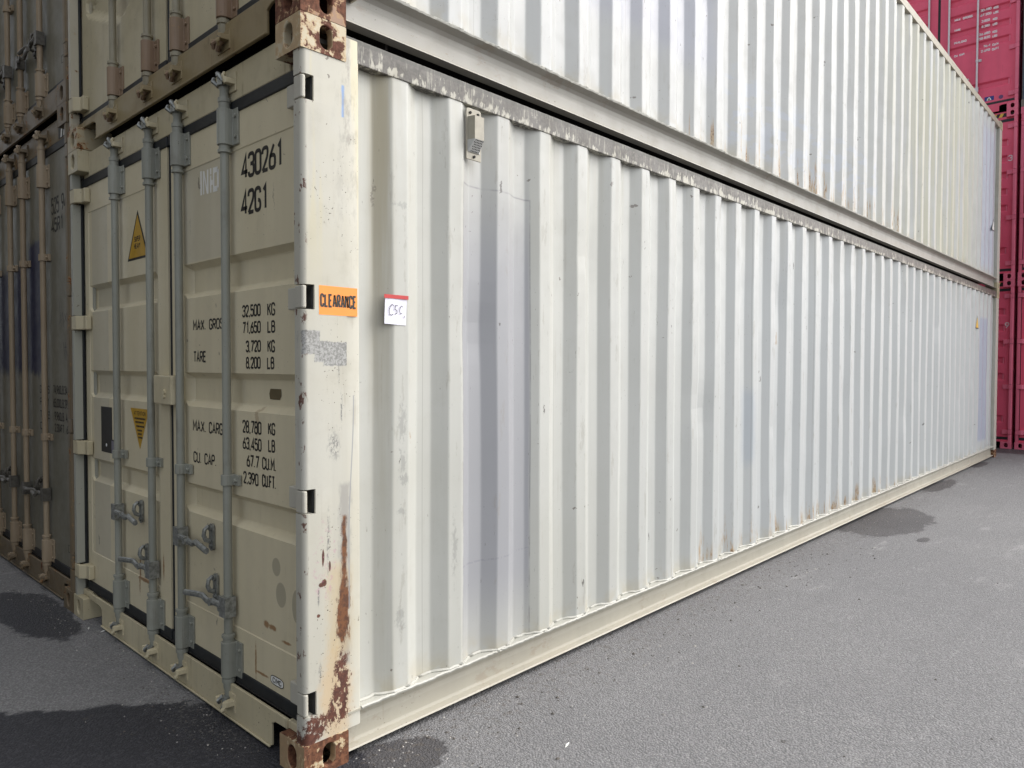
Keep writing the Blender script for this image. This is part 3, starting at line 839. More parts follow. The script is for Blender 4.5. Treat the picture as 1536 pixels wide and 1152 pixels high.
def container(label, loc, H, M_, style, fine=False, group=None, rz=0, detail=True, mid=(.94,), handle_z=(.667, .455), drop=0):
    """M_: dict of materials"""
    t = thing('shipping_container', label, 'shipping container', loc, group, rz)
    rails(H, M_['top'], M_['bot'], t, fine)
    side_panel(H, fine, M_['side'], 'side_panel', t)
    side_panel(H, False, M_['side'], 'side_panel', t, 1)
    for sx in (0, 1):
        for sy in (0, 1):
            for top in (0, 1):
                mat = M_.get(('c', sx, sy, top), M_['cast'])
                me = casting_mesh(sx, sy, top)
                k = ('castm', sx, sy, mat.name)
                if k not in cache:
                    cache[k] = me.copy(); cache[k].materials.clear(); cache[k].materials.append(mat)
                o = link('corner_casting', cache[k], t)
                o.location = (sx*LEN, sy*WID, top*(H-CH))
                if detail:
                    m = o.modifiers.new('bevel', 'BEVEL'); m.width = .005; m.segments = 3; m.limit_method = 'ANGLE'; m.angle_limit = rad(50)
    for sy in (0, 1):
        pm = M_['post']
        k = ('postm', round(H, 2), sy, pm.name)
        if k not in cache:
            cache[k] = post_mesh(H, sy, pm).mesh('corner_post', [pm])
            cache[k].polygons.foreach_set('use_smooth', [True]*len(cache[k].polygons))
            try: cache[k].set_sharp_from_angle(angle=rad(30))
            except Exception: pass
        o = link('corner_post', cache[k], t)
        m = MB(); y0, y1 = ((.004, .15) if sy == 0 else (WID-.15, WID-.004))
        m.box(LEN-.192, LEN-.005, y0, y1, CH, H-CH)
        m.obj('corner_post', M_.get('post_far', pm), t, bevel=.004)
    sill_header(H, M_['head'], M_['sill'], t)
    doors = []
    for s_ in (0, 1):
        d = door_leaf(s_, H, style, M_['door'], t)
        doors.append(d)
        for z in lugs(H): hinge_lug(H, d, M_.get('hinge_near', M_['hinge']) if s_ == 0 else M_['hinge'], s_, z)
    for i, y in enumerate(BARS):
        d = doors[0 if i < 2 else 1]
        X = .033
        shared(('bar', round(H, 2)), lambda: bar_mesh(H), 'locking_bar', (M_['bar'],), d, (X, y, 0), smooth=True)
        for z in (.174, H-.314+drop): shared('plate', plate_mesh, 'bar_bearing', (M_['plate'],), d, (X, y, z), bevel=.002)
        for z in mid: shared('bracket', bracket_mesh, 'bar_bracket', (M_.get('bracket', M_['plate']),), d, (X, y, z), bevel=.002)
        if detail:
            shared('camt', lambda: cam_mesh(True), 'locking_cam', (M_['cam'],), d, (X, y, H-.073), smooth=True)
            shared('camb', lambda: cam_mesh(False), 'locking_cam', (M_['cam'],), d, (X, y, .083), smooth=True)
            shared('kt', lambda: keeper_mesh(True), 'cam_keeper', (M_['keeper'],), t, (.026, y, H-.080), bevel=.002)
            shared('kb', lambda: keeper_mesh(False), 'cam_keeper', (M_['keeper'],), t, (.004, y, .088), bevel=.002)
    # handles: bars 2 and 4 carry the upper pair/outward, 1 and 3 the lower pair
    for bi, z, dr, cy in ((1, handle_z[0], -1, .808), (0, handle_z[1], 1, .775), (3, handle_z[0], -1, 1.577), (2, handle_z[1], 1, 1.510)):
        d = doors[0 if bi < 2 else 1]
        pl = bi in (0, 2)
        shared(('handle', dr, pl), lambda: handle_mesh(dr, pl), 'door_handle', (M_['steel'],), d, (.033, BARS[bi], z), smooth=True)
        if bi in (0, 2):
            cz = z+.038
        else: cz = z+.030
        shared('catch', catch_mesh, 'handle_catch', (M_['steel'],), d, (.034, cy, cz), smooth=True)
    return t, doors

def lettering(parent, rows, mat, X, weight, name='lettering', label=None):
    """rows: (text, yL, yR, z0, z1) on the door face; reads towards -Y"""
    out = []
    for s_, yl, yr, z0, z1 in rows:
        mb = MB()
        write(mb, s_, z1-z0-weight, 0, z0+weight/2, abs(yl-yr)-weight, weight, lambda a, b, e: (X-e, yl-weight/2-a, b))
        out.append(mb.obj(name, mat, parent))
    return out

def decal(parent, name, pts, mat, X, label=None, thick=.0006, plane='door'):
    mb = MB()
    if plane == 'door': mb.prism(pts, X-thick, X, 'x')
    else: mb.prism(pts, X-thick, X, 'y')
    return mb.obj(name, mat, parent, label=label)

# ------------------------------------------------------------------ ground
def ground_mat():
    g = G('asphalt')
    x, y, z = g.xyz(g.pos)
    big = g.noise(.35, 5, .6); mid = g.noise(2.2, 5, .62, off=(3, 0, 0)); fine = g.noise(130, 4, .75); agg = g.vor(125)
    agc = g.vor(125, out='Color')
    lum = g.xyz(agc)[0]
    col = g.mix(g.rng(big, .32, .68), (.265, .262, .264), (.222, .22, .225))
    col = g.mix(g.mul(g.rng(mid, .42, .62), .35), col, (.215, .212, .216))
    col = g.mix(g.mul(g.rng(lum, .0, 1., smooth=False), .5), col, (.12, .118, .12))
    col = g.mix(g.mul(g.rng(agg, .35, .65), .5), col, (.10, .10, .10))
    col = g.mix(g.mul(g.rng(lum, .90, .97), .30), col, (.44, .43, .42))
    col = g.mix(g.mul(g.rng(g.noise(70, 4, .7), .42, .30), .7), col, (.085, .085, .09))
    # pale dusty smears
    pale = g.rng(g.noise(1.6, 6, .75, stretch=(1, 3, 1), off=(8, 1, 0)), .56, .70)
    col = g.mix(g.mul(pale, .28), col, (.40, .395, .385))
    tyre = g.rng(g.noise(2.4, 4, .6, stretch=(.25, 2.2, 1), off=(3, 6, 0)), .56, .68)
    col = g.mix(g.mul(tyre, .25), col, (.15, .148, .152))
    ck = g.vor(.55, 'DISTANCE_TO_EDGE', v=g.add_v(g.pos, g.noise(3, 5, .7), .35))
    col = g.mix(g.mul(g.mul(g.rng(ck, .010, .003), g.rng(g.noise(.5, 2, .5, off=(4, 4, 0)), .60, .66)), .3), col, (.07, .07, .07))
    wn_ = g.mul(g.sub(g.add(g.mul(g.noise(4, 8, .72), .7), g.mul(g.noise(22, 5, .7), .3)), .5), 2.0)
    wl = g.add(g.mul(g.sub(g.noise(2.6, 7, .68), .5), .9), g.mul(g.sub(g.noise(14, 5, .7), .5), .25))
    # dark wet ground
    wet_and_dark = g.blob(x, y, 5.85, -.16, .78, .36, 1.05, .95, g.mul(wn_, .7))
    for ca, cb, ra, rb in ((8.4, -.05, .6, .11), (10.9, -.01, .4, .08), (5.3, -.62, .10, .04), (.30, -.12, .20, .15)):
        wet_and_dark = g.mx(wet_and_dark, g.blob(x, y, ca, cb, ra, rb, 1.05, .92, g.mul(wn_, .9)))
    col2 = (.055, .052, .055)
    # dark strip before the red stack
    wet_and_dark = g.mx(wet_and_dark, g.mul(g.rng(x, 12.75, 12.85), .95))
    # the alley: black wet film near the camera and along the doors' far half, bounded by a wavering edge
    e1 = g.add(g.add(g.mul(x, -.76), g.mul(wl, .5)), .87)
    near = g.mul(g.rng(g.sub(y, e1), .02, -.02), g.rng(g.add(x, g.mul(wl, .5)), .26, .20))
    pt = g.blob(x, y, -.16, 2.62, .17, .55, 1.05, .9, g.mul(wn_, .8))
    bl = g.mx(g.mul(near, .97), g.mul(pt, .9))
    col = g.mix(g.mul(wet_and_dark, g.rng(mid, .3, .65, .95, .82)), col, col2)
    col = g.mix(bl, col, g.mix(g.rng(lum, .5, 1.), (.022, .022, .028), (.045, .045, .052)))
    # grit swept against the containers
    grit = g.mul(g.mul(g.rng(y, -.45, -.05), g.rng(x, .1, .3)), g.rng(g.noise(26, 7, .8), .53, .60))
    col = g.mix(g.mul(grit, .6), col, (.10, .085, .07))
    gr2 = g.mul(g.mul(g.rng(g.m2('ABSOLUTE', x), .25, .0), g.rng(y, .2, .6)), g.rng(g.noise(60, 5, .7), .55, .62))
    col = g.mix(g.mul(gr2, .35), col, (.36, .34, .30))
    dots = g.rng(g.noise(7, 2, .4, off=(2, 9, 0)), .765, .775)
    col = g.mix(g.mul(dots, .7), col, (.06, .055, .05))
    ro = g.sub(.9, g.mul(g.mx(wet_and_dark, bl), .28))
    h = g.add(g.add(g.mul(agg, -.8), g.mul(fine, .7)), g.mul(mid, .8))
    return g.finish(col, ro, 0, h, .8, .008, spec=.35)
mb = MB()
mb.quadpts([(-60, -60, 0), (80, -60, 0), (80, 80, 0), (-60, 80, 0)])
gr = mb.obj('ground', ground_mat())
gr['kind'] = 'structure'

# ------------------------------------------------------------------ the containers
mA1 = dict(top=rail_top, bot=rail_bot, side=side_low, cast=cast_cream, post=post_low, post_far=post_low, head=frame_cream, sill=frame_cream, door=door_cream,
           hinge=frame_cream, bar=galv, plate=galv, bracket=galv, cam=steel, keeper=frame_cream, steel=steel)
mA1['hinge_near'] = paint('hinge_paint_white', (.50, .48, .41), rust=.15, dirt=.3, streak=.3, chips=.6)
mA1[('c', 0, 0, 0)] = cast_rust; mA1[('c', 0, 0, 1)] = paint('casting_flaking', (.54, .48, .34), (.47, .40, .27), rust=.86, dirt=.4, streak=.3, chips=.6, rough=.6, rl=(.15, .06, .04), post=.12); mA1[('c', 1, 0, 0)] = cast_brown
mA2 = dict(mA1, top=rail_top2, bot=rail_bot2, side=side_up, post=post_up, cast=paint('casting_worn', (.46, .40, .27), (.38, .32, .2), rust=.62, dirt=.4, streak=.5, chips=.8), head=frame_cream, sill=sill_brown, door=door_cream2, hinge=frame_cream,
           bar=galv_old, plate=plate_brown, bracket=plate_brown, cam=plate_brown, keeper=sill_brown)
for q in ((0, 0, 0), (0, 0, 1)): mA2[('c',)+q] = cast_brown
for q in ((1, 0, 0), (1, 0, 1)): mA2[('c',)+q] = cast_cream
H8, H9 = 2.591, 2.896
A1, dA1 = container('white container on the ground with orange label and paper note near its rusty corner', (0, 0, 0), H8, mA1, 'ribs', True, 'white corrugated containers in the front stack')
A2, dA2 = container('white container stacked on top of the one with the orange label', (0, 0, H8+.002), H8, mA2, 'diamond', True, 'white corrugated containers in the front stack', handle_z=(.70, .72))
mB = dict(top=b_frame, bot=b_frame, side=b_door, cast=b_frame, post=b_frame, head=b_frame, sill=b_frame, door=b_door, hinge=b_frame, bar=b_bar, plate=b_bar, bracket=b_bar, cam=b_bar, keeper=b_frame, steel=flat('greasy_dark_steel', (.13, .12, .10), .5, .3, .4, 50))
YB = WID+.020
B1, dB1 = container('dark grey container with tan bars and blue patches, on the ground at left', (0, YB, 0), H9, mB, 'flat', False, 'grimy grey containers at the left', mid=(.94, 2.06), handle_z=(.59, .60), drop=-.07)
B2, dB2 = container('grimy grey container stacked on the blue-patched one at the upper left', (0, YB, H9+.002), H9, mB, 'flat', False, 'grimy grey containers at the left', mid=(.94, 2.06), handle_z=(.50, .53), drop=-.07)
mR = dict(top=red_p, bot=red_p, side=red_p, cast=red_c, post=red_c, head=red_p, sill=red_p, door=red_p, hinge=red_c, bar=chrome, plate=red_c, bracket=chrome, cam=chrome, keeper=red_c, steel=chrome)
mRl = dict(mR, bar=red_c, bracket=red_c, steel=red_c)
mG = dict(mR, top=grey_p, side=grey_p, cast=grey_c, post=grey_p, head=grey_p, sill=grey_p, door=grey_p, hinge=grey_p, bar=chrome, plate=grey_p, keeper=grey_p, bot=grey_p)
XR = 13.60
R1, dR1 = container('red container on the ground behind the white stack, number 9 on its door edge', (XR, .012, 0), H9, mRl, 'many', False, 'red containers in the far stacks')
R2, dR2 = container('red container in the middle of its far stack, number 3 on its door edge', (XR, .012, H9+.002), H9, mRl, 'many', False, 'red containers in the far stacks')
R3, dR3 = container('topmost red container in the far stack, with white bars and weight lettering', (XR, .012, 2*H9+.004), H9, mR, 'many', False, 'red containers in the far stacks')
YR = -WID-.030
R4, _ = container('red container on the ground at the right edge, beside the one numbered 9', (XR, YR, 0), H9, mRl, 'many', False, 'red containers in the far stacks')
R5, _ = container('red container one level up at the right edge, beside the one numbered 3', (XR, YR, H9+.002), H9, mRl, 'many', False, 'red containers in the far stacks')
G1, _ = container('dark grey container high in the upper right corner, atop red ones', (XR, YR, 2*H9+.004), H9, mG, 'many', False)

# unseen copies: another stack beyond the grey ones, and a row added to shade the alley
def kids(o): return [c for c in bpy.data.objects if c.parent is o]
def copy_tree(o, parent=None):
    c = o.copy(); C.objects.link(c)
    if parent is not None: c.parent = parent
    for ch in kids(o): copy_tree(ch, c)
    return c
for k, (src, z) in enumerate(((B1, 0), (B2, H9+.002))):
    c = copy_tree(src); c.location = (0, YB+WID+.03, z)
    c['label'] = ('grey container on the ground in the next stack beyond the grimy grey ones', 'grey container stacked second in the next stack beyond the grimy grey ones')[k]
    c['group'] = 'containers further down the alley'
XF, YF = -2.15, 2.1
for j in range(3):
    for k in range(3):
        c = B1.copy(); C.objects.link(c)
        for ch in kids(B1):
            q = ch.copy(); C.objects.link(q); q.parent = c
        c.rotation_euler = (0, 0, math.pi); c.location = (XF, YF+WID+j*(WID+.03), k*(H9+.002))
        c['label'] = 'unseen container added across the alley to shade the doors'
        c['group'] = 'unseen containers added to shade the alley'

# ------------------------------------------------------------------ door lettering, labels, box on the front container
D0, D1 = dA1
XT = .0646
rows = [('430261', .544, .232, 2.134, 2.232), ('42G1', .548, .341, 1.995, 2.093)]
lettering(D0, rows, black_ink, XT, .0150)
small = [('32,500', .545, .399, 1.602, 1.650), ('KG', .350, .291, 1.599, 1.649), ('71,650', .543, .399, 1.538, 1.585), ('LB', .350, .292, 1.536, 1.583),
         ('3,720', .518, .399, 1.466, 1.512), ('KG', .350, .294, 1.463, 1.511), ('8,200', .518, .402, 1.402, 1.449), ('LB', .354, .300, 1.401, 1.448),
         ('28,780', .550, .399, 1.151, 1.202), ('KG', .350, .296, 1.155, 1.203), ('63,450', .549, .399, 1.087, 1.136), ('LB', .350, .298, 1.091, 1.140),
         ('67.7', .518, .418, 1.020, 1.069), ('CU.M.', .396, .290, 1.021, 1.070), ('2,390', .546, .425, .952, 1.001), ('CU.FT.', .398, .291, .955, 1.004),
         ('MAX.', .990, .862, 1.563, 1.610), ('GROSS', .835, .672, 1.563, 1.610), ('TARE', .989, .864, 1.427, 1.476), ('MAX.', 1.000, .868, 1.128, 1.178), ('CARGO', .845, .685, 1.128, 1.178), ('CU. CAP.', .998, .776, .993, 1.042)]
lettering(D0, small, black_ink, XT, .0078)
# boxed check digit half behind the post
mb = MB()
for a, b, c, d in ((.151, .145, 2.128, 2.249), (.097, .091, 2.128, 2.249)): mb.box(XT-.0004, XT, b, a, c, d)
mb.box(XT-.0004, XT, .097, .145, 2.243, 2.249); mb.box(XT-.0004, XT, .097, .145, 2.128, 2.134)
write(mb, '0', .09, 0, 2.145, .03, .009, lambda a, b, e: (XT-e, .137-a, b))
mb.obj('lettering', black_ink, D0)
# faded white remnant letters
mb = MB()
for (ya, yb, z0, z1) in ((.905, .892, 2.133, 2.234), (.880, .869, 2.133, 2.23), (.842, .829, 2.13, 2.23), (.814, .802, 2.13, 2.20), (.814, .801, 2.205, 2.23), (.787, .775, 2.128, 2.228)):
    mb.box(XT-.0004, XT, yb, ya, z0, z1)
mb.prism([(.876, 2.228), (.866, 2.229), (.836, 2.135), (.846, 2.133)], XT-.0005, XT-.0001, 'x')
for (ya, yb, z0, z1) in ((.777, .748, 2.128, 2.150), (.775, .745, 2.205, 2.227), (.750, .735, 2.140, 2.215), (.815, .79, 2.16, 2.18)):
    mb.box(XT-.0005, XT-.0001, yb, ya, z0, z1)
mb.obj('faded_lettering', white_ink, D0, label='worn remains of white letters')
# small oval maker's plate at the foot of the door
mb = MB()
cy, cz, ry, rz_ = .287, .240, .046, .0165
ov = [Vector((cy+ry*math.copysign(abs(math.cos(t))**.6, math.cos(t)), cz+rz_*math.copysign(abs(math.sin(t))**.6, math.sin(t)))) for t in [2*math.pi*i/28 for i in range(28)]]
decal(D0, 'oval_plate', [(p.x, p.y) for p in ov], white_ink, XT-.0035-.0002, label='small pale oval plate with outlined letters')
ribbon(mb, ov, .003, True, lambda q: (XT-.0046, q.x, q.y))
write(mb, 'CIMC', .016, 0, .232, .060, .0035, lambda a, b, e: (XT-.0046-e, .317-a, b), 1.2)
mb.obj('lettering', black_ink, D0)
decal(D0, 'faded_label', [(.387, 1.287), (.392, 1.308), (.384, 1.327), (.306, 1.327), (.304, 1.300), (.316, 1.286)], brown_lab, .0945, label='torn faded brown sticker')
# left door labels
def tri(parent, pts, big, name='warning_label', X=XT, lab=None, mat=yellow):
    cx = sum(p[0] for p in pts)/3; cz_ = sum(p[1] for p in pts)/3
    decal(parent, name, pts, black_ink, X, label=lab)
    k = .86
    decal(parent, name+'_face', [(cx+(p[0]-cx)*k, cz_+(p[1]-cz_)*k) for p in pts], mat, X-.0009)
tri(D1, [(1.606, 2.172), (1.740, 1.933), (1.472, 1.933)], 1, lab='yellow warning triangle with black border')
mb = MB()
write(mb, 'SUPER', .022, 0, 2.022, .072, .0042, lambda a, b, e: (XT-.0018-e, 1.644-a, b))
mb.obj('lettering', black_ink, D1); mb = MB()
write(mb, 'HEAVY', .022, 0, 1.988, .076, .0042, lambda a, b, e: (XT-.0018-e, 1.646-a, b))
mb.obj('lettering', black_ink, D1)
decal(D1, 'attention_label', [(1.725, 1.200), (1.606, 1.000), (1.487, 1.200)], yellow, XT, label='yellow triangle sticker pointing down')
mb = MB()
write(mb, 'ATTENTION', .017, 0, 1.168, .150, .0032, lambda a, b, e: (XT-.0008-e, 1.680-a, b))
mb.obj('lettering', black_ink, D1); mb = MB()
for k, (w, z) in enumerate(((.13, 1.146), (.11, 1.128), (.085, 1.108), (.06, 1.088), (.045, 1.070), (.035, 1.053))):
    q = 1.606+w/2
    while q > 1.606-w/2:
        l_ = random.uniform(.008, .02); mb.box(XT-.0014, XT-.0008, q-l_, q, z, z+.009); q -= l_+.004
mb.obj('lettering', black_ink, D1)
mb = MB()
for zz0, zz1, a, b in ((.945, 1.19, 2.155, 1.99), (.950, 1.02, 1.99, 1.965)): mb.box(XT-.0006, XT, b, a, zz0, zz1)
mb.obj('black_label', flat('black_label', (.012, .012, .014), .5, 0, .4, 40), D1, label='black rectangular label, partly peeled')
decal(D1, 'grey_label', [(1.963, .945), (1.999, .945), (1.999, 1.015), (1.963, 1.010)], flat('grey_label', (.20, .19, .23), .6), XT-.0008)
mb = MB(); mb.cyl((XT-.0022, 2.075, .985), (XT-.0006, 2.075, .985), .009, 8); mb.obj('label_mark', white_ink, D1)
# box over the meeting line of the doors
mb = MB()
mb.prism([(.004, 1.082), (.004, 1.190), (.020, 1.200), (.022, 1.318), (.061, 1.345), (.061, 1.072)], 1.240, 1.368)
lb = mb.obj('lock_box', frame_cream, A1, bevel=.004)
mb = MB(); mb.cyl((-.004, 1.148, 1.296), (.010, 1.148, 1.296), .013, 10); mb.cyl((-.004, 1.148, 1.277), (.010, 1.148, 1.277), .009, 10); mb.obj('bolt', frame_cream, lb)

# side: orange label, paper note, vent, warning triangles
YS = .0030
def side_quad(parent, name, x0, x1, z0, z1, mat, Y, label=None, tilt=0, th=.0006):
    mb = MB(); mb.prism([(x0, z0), (x1, z0+tilt), (x1+tilt*.5, z1+tilt), (x0+tilt*.3, z1)], Y-th, Y, 'y')
    return mb.obj(name, mat, parent, label=label)
cl = side_quad(A1, 'clearance_label', .067, .2225, 1.590, 1.690, orange, YS, 'orange label reading CLEARANCE')
mb = MB()
write(mb, 'CLEARANCE', .040, 0, 1.6195, .142, .0068, lambda a, b, e: (.0740+a, YS-.0012-e, b), 2.7)
mb.obj('lettering', black_ink, cl)
YP = .0085
# slightly curled paper
mb = MB(); n = 8
for k in range(n+1):
    for i in range(n+1):
        a, b = i/n, k/n
        px = .345+.006*b+.102*a; pz = 1.571+.100*b-.003*a
        mb.v.append((px-.002, YP-.0015-.003*(1-b)**2*abs(math.sin(3*a+1))-.002*math.sin(a*5)*.5, pz))
for k in range(n):
    for i in range(n): mb.face((k*(n+1)+i, k*(n+1)+i+1, (k+1)*(n+1)+i+1, (k+1)*(n+1)+i))
pp = mb.obj('paper_note', paper, A1, label='white paper note reading CSC under a strip of red tape', smooth=True)
mb = MB(); mb.box(.343, .456, YP-.0045, YP-.0035, 1.666, 1.680); mb.obj('tape', red_tape, pp)
mb = MB()
YW = YP-.0062
for pts in ([(.418, 1.638), (.410, 1.644), (.402, 1.634), (.398, 1.620), (.400, 1.606), (.408, 1.603), (.414, 1.608)],
            [(.435, 1.640), (.424, 1.640), (.422, 1.626), (.430, 1.622), (.430, 1.612), (.422, 1.607)],
            [(.455, 1.636), (.449, 1.640), (.443, 1.632), (.441, 1.620), (.444, 1.610), (.452, 1.612)], [(.462, 1.604), (.459, 1.594)]):
    ribbon(mb, [Vector((p[0]*1.12-.082, p[1])) for p in pts], .0026, False, lambda q: (q.x, YW, q.y))
mb.obj('handwriting', pen, pp)
# vent cover in the trough beside the second ridge
VX, VZ = .800, 2.262
mb = MB()
prof = [(-.042, 0), (.042, 0)]+[(.042, .195)]+arc(.030, .197, .012, 0, 90, 4)+arc(-.030, .197, .012, 90, 180, 4)
mb.prism([(VX+a, VZ+b) for a, b in prof], .004, .010, 'y')
v = mb.obj('vent_cover', plastic, A1, bevel=.0015, label='beige plastic vent cover with perforated grille')
mb = MB()
y0 = .0045
a, b = VX-.036, VX+.036
sec = [(a, .0), (a+.010, -.034), (b-.010, -.034), (b, .0)]
zt_, zm, zb_ = VZ+.172, VZ+.078, VZ+.030
def P3(p, z, k=1.): return (p[0], y0+p[1]*k, z)
top = [P3(p, zt_) for p in sec]; mid_ = [P3(p, zm) for p in sec]; bot = [P3(p, zb_, .12) for p in sec]
for A_, B_ in ((mid_, top),):
    for i in range(3): mb.quadpts([A_[i], A_[i+1], B_[i+1], B_[i]])
mb.quadpts(top)
mb.obj('vent_hood', plastic, v)
mb = MB()
for i in (0, 1, 2): mb.quadpts([bot[i], bot[i+1], mid_[i+1], mid_[i]])
gl = mb.obj('vent_grille', plastic_l, v)
mb = MB()
for k in range(6):
    t = (k+.5)/6
    for i in range(6):
        s_ = (i+.5+(.5 if k % 2 else 0))/6.5
        p0 = Vector(bot[1]).lerp(Vector(bot[2]), s_); p1 = Vector(mid_[1]).lerp(Vector(mid_[2]), s_)
        c = p0.lerp(p1, t); nrm = (Vector(mid_[1])-Vector(bot[1])).cross(Vector((1, 0, 0))).normalized()
        if nrm.y > 0: nrm = -nrm
        up = (Vector(mid_[1])-Vector(bot[1])).normalized()
        c = c+nrm*.0006
        mb.quadpts([c+Vector((math.cos(q*math.pi/3), 0, 0))*.0028+up*math.sin(q*math.pi/3)*.0034 for q in range(6)])
mb.obj('vent_holes', dark_in, v)['kind'] = 'stuff'
mb = MB()
for sx_, sz_ in ((-.022, .190), (.022, .190), (0, .014)): mb.cyl((VX+sx_, -.001, VZ+sz_), (VX+sx_, .005, VZ+sz_), .006, 8)
mb.obj('vent_rivet', dark_in, v)

def side_tri(parent, x, z, w, h, mat):
    decal(parent, 'warning_label', [(x-w/2, z), (x+w/2, z), (x, z+h)], black_ink, .0085, plane='side')
    k = .78; cz_ = z+h/3
    decal(parent, 'warning_label_face', [(x+(a)*k, cz_+(b-h/3)*k) for a, b in ((-w/2, 0), (w/2, 0), (0, h))], mat, .0072, plane='side')
XTRI = .388+.2805*36+.036
side_tri(A1, XTRI+.12, 1.945, .21, .185, yellow_far)
side_tri(A2, .388+.2805*40+.04, .86, .20, .18, white_ink)

# ------------------------------------------------------------------ lettering on the far and left containers
def rel(rows, dy): return [(s_, a-dy, b-dy, c, d) for s_, a, b, c, d in rows]
bl = [('525 941', 2.992, 2.640, 2.335, 2.440), ('45R1', 2.998, 2.765, 2.225, 2.315)]
lettering(dB1[0], rel(bl, YB), black_ink, .0616, .014)
bs = [('GROSS', 3.295, 3.08, 1.230, 1.283), ('74,960LB.34,000K', 3.004, 2.60, 1.233, 1.288), ('PAY', 3.295, 3.10, 1.150, 1.203), ('65,000LB.29,480K', 3.008, 2.60, 1.150, 1.205),
      ('TARE', 3.297, 3.08, 1.070, 1.120), ('9,960LB. 4,520K', 2.985, 2.60, 1.070, 1.124), ('CU.', 3.297, 3.16, .995, 1.045), ('2,304FT  67.5M', 2.985, 2.62, .998, 1.050)]
lettering(dB1[0], rel(bs, YB), black_ink, .0616, .0085)
mb = MB()
Yh = .30
for pts in ([(0, 1.80), (-.02, 1.70), (.0, 1.66), (-.04, 1.69)], [(-.05, 1.70), (-.06, 1.73), (-.08, 1.68), (-.08, 1.64)], [(-.10, 1.72), (-.14, 1.67)], [(-.14, 1.72), (-.10, 1.67)],
            [(-.17, 1.75), (-.20, 1.73), (-.18, 1.70), (-.21, 1.68), (-.17, 1.65)], [(-.07, 1.55), (-.10, 1.45)], [(-.09, 1.52), (-.13, 1.52)], [(-.11, 1.55), (-.12, 1.44)], [(-.12, 1.50), (-.16, 1.44)]):
    ribbon(mb, [Vector((Yh+.10+a, b)) for a, b in pts], .004, False, lambda q: (.0612, q.x, q.y))
mb.obj('handwriting', pen, dB1[0], label='faint pencilled marks on the grey door')
mb = MB()
for k in range(2): mb.prism([(.30-k*.055, H9-.132), (.275-k*.055, H9-.132), (.255-k*.055, H9-.055), (.280-k*.055, H9-.055)], .0525, .0545, 'x')
mb.obj('stripe_marking', white_ink, B1)
mb = MB(); mb.box(.0530, .0546, .17, .34, H9-.135, H9-.052); mb.obj('stripe_marking', black_ink, B1)
# small framed marks low on doors
def framed(parent, y, z, w, h, mat, X):
    mb = MB()
    for a, b, c, d in ((y, y+w, z, z+.003), (y, y+w, z+h-.003, z+h), (y, y+.003, z, z+h), (y+w-.003, y+w, z, z+h)): mb.box(X-.0005, X, a, b, c, d)
    for k in range(3): mb.box(X-.0005, X, y+.02+k*.03, y+.04+k*.03, z+h*.35, z+h*.65)
    mb.obj('framed_marking', mat, parent)
framed(dB1[0], .14, .285, .15, .045, black_ink, .0618)
framed(dB2[0], .14, .300, .15, .045, black_ink, .0618)
# red top container
rr = [('MAX. GROSS', .978, .700, 1.757, 1.800), ('30.480', .586, .420, 1.800, 1.845), ('KGS', .392, .316, 1.788, 1.833), ('67.200', .586, .420, 1.717, 1.762), ('LBS', .392, .317, 1.706, 1.750),
      ('TARE', .983, .877, 1.578, 1.618), ('3.800', .568, .440, 1.610, 1.655), ('KGS', .400, .330, 1.598, 1.642), ('8.380', .566, .440, 1.518, 1.562), ('LBS', .400, .330, 1.510, 1.554),
      ('PAYLOAD', .980, .786, 1.355, 1.397), ('26.680', .603, .432, 1.392, 1.436), ('KGS', .402, .330, 1.380, 1.424), ('58.820', .602, .432, 1.318, 1.362), ('LBS', .400, .328, 1.306, 1.350),
      ('CU. CAP.', .976, .803, 1.128, 1.168), ('76.4', .534, .425, 1.172, 1.214), ('CU.M', .402, .308, 1.162, 1.204), ('2.690', .570, .430, 1.094, 1.138), ('CU.FT', .405, .300, 1.084, 1.128)]
lettering(dR3[0], rr, red_ink, .0610, .012)
decal(dR3[0], 'blue_label', [(.50, .232), (.36, .232), (.36, .306), (.50, .306)], blue_lab, .0612, label='blue label with a white emblem')
decal(dR3[0], 'blue_label_emblem', [(.468, .240), (.398, .240), (.410, .275), (.433, .296), (.456, .275)], white_ink, .0602)
decal(dR3[0], 'blue_label_emblem', [(.449, .246), (.417, .246), (.423, .268), (.433, .278), (.443, .268)], black_ink, .0592)
decal(dR3[0], 'blue_label_emblem', [(.447, .241), (.425, .241), (.433, .256)], yellow_far, .0584)
decal(dR3[0], 'round_label', [(.258+.034*math.cos(t), .258+.034*math.sin(t)) for t in [2*math.pi*i/20 for i in range(20)]], flat('dark_blue_disc', (.13, .05, .16), .5), .0612)
def stripes(t, Hc):
    mb = MB(); mb.box(.0530, .0546, .17, .40, Hc-.100, Hc-.035); mb.obj('hazard_stripe', black_ink, t, label='black and yellow hazard stripes')
    mb = MB()
    for k in range(2): mb.prism([(.385-k*.10, Hc-.099), (.335-k*.10, Hc-.099), (.305-k*.10, Hc-.036), (.355-k*.10, Hc-.036)], .0515, .0529, 'x')
    mb.obj('hazard_stripe', yellow_far, t)
stripes(R2, H9); stripes(R1, H9)
for dd, ch, z in ((dR2, '3', 2.04), (dR1, '9', 2.08)):
    mb = MB(); write(mb, ch, .085, 0, z, .048, .016, lambda a, b, e: (.0606-e, .128-a, b)); mb.obj('number', red_ink, dd[0])

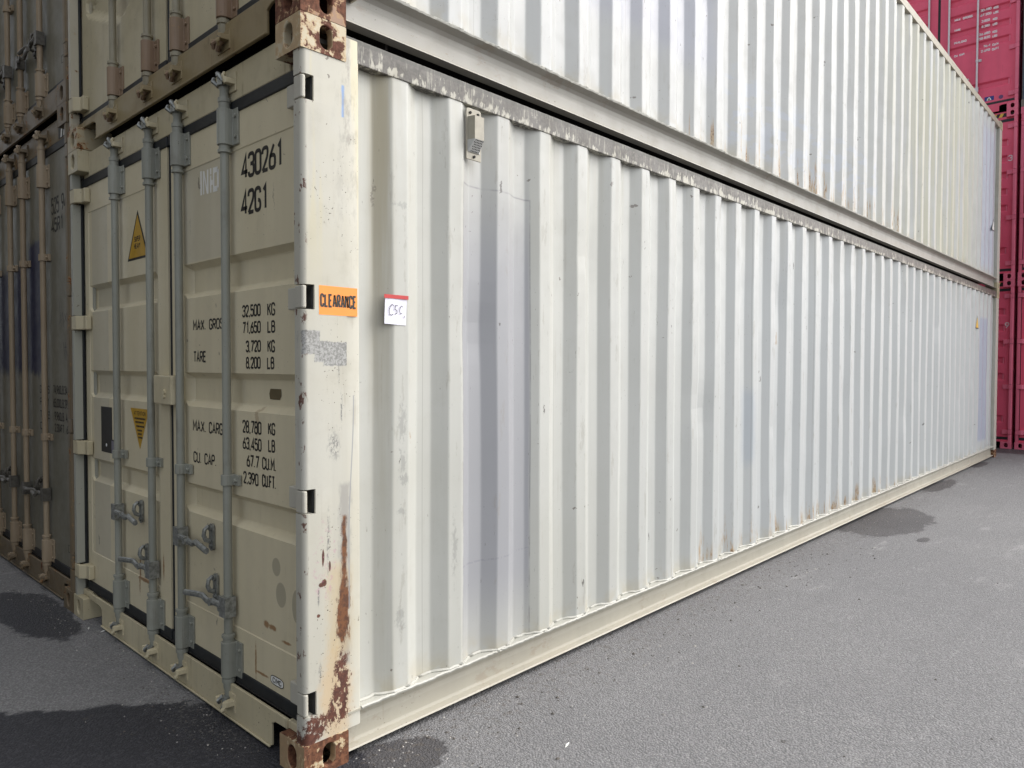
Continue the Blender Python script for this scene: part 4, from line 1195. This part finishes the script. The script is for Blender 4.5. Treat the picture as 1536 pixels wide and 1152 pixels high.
# ------------------------------------------------------------------ grit and pebbles lying about
mb = MB(); rnd = random.Random(11)
def pebble(x, y, s_):
    n = 6; b = len(mb.v); a0 = rnd.random()*6
    mb.v.append((x, y, s_*rnd.uniform(.5, .9)))
    ring = [(x+s_*rnd.uniform(.6, 1.1)*math.cos(a0+2*math.pi*i/n), y+s_*rnd.uniform(.6, 1.1)*math.sin(a0+2*math.pi*i/n), s_*.3*rnd.random()-.0005) for i in range(n)]
    mb.v += ring
    mb.cur = rnd.choice((0, 0, 0, 1, 1, 2))
    for i in range(n): mb.face((b, b+1+i, b+1+(i+1) % n))
for _ in range(700):
    x = rnd.uniform(.15, 8); pebble(x, -abs(rnd.gauss(.02, .22))-.0, rnd.uniform(.0015, .006))
for _ in range(350): pebble(-abs(rnd.gauss(.02, .12)), rnd.uniform(.3, 4.5), rnd.uniform(.002, .006))
for _ in range(130): pebble(rnd.uniform(.2, 5.), -.08-abs(rnd.gauss(.1, .25)), rnd.uniform(.005, .011))
for _ in range(260): pebble(rnd.uniform(-.4, 10), rnd.uniform(-3, 0), rnd.uniform(.002, .007))
for _ in range(60): pebble(rnd.gauss(.28, .1), -abs(rnd.gauss(.06, .06)), rnd.uniform(.002, .006))
gv = mb.obj('gravel', [flat('pebble_dark', (.10, .09, .08), .9), flat('pebble_grey', (.26, .25, .24), .9), flat('pebble_pale', (.42, .40, .37), .9)])
gv['label'] = 'loose grit and small stones on the asphalt along the containers'; gv['category'] = 'gravel'; gv['kind'] = 'stuff'
mb = MB()
for x, y, a in ((.80, -.50, .3), (-.02, 2.12, 1.2), (.02, 2.02, .4)):
    c_, s_ = math.cos(a), math.sin(a); l_, w = .02, .005
    mb.prism([(x+c_*l_, y+s_*l_), (x-s_*w, y+c_*w), (x-c_*l_, y-s_*l_), (x+s_*w*.6, y-c_*w*.6)], .001, .004)
sc_ = mb.obj('litter_scraps', white_ink)
sc_['label'] = 'tiny white scraps of litter scattered on the asphalt'; sc_['category'] = 'litter'; sc_['kind'] = 'stuff'
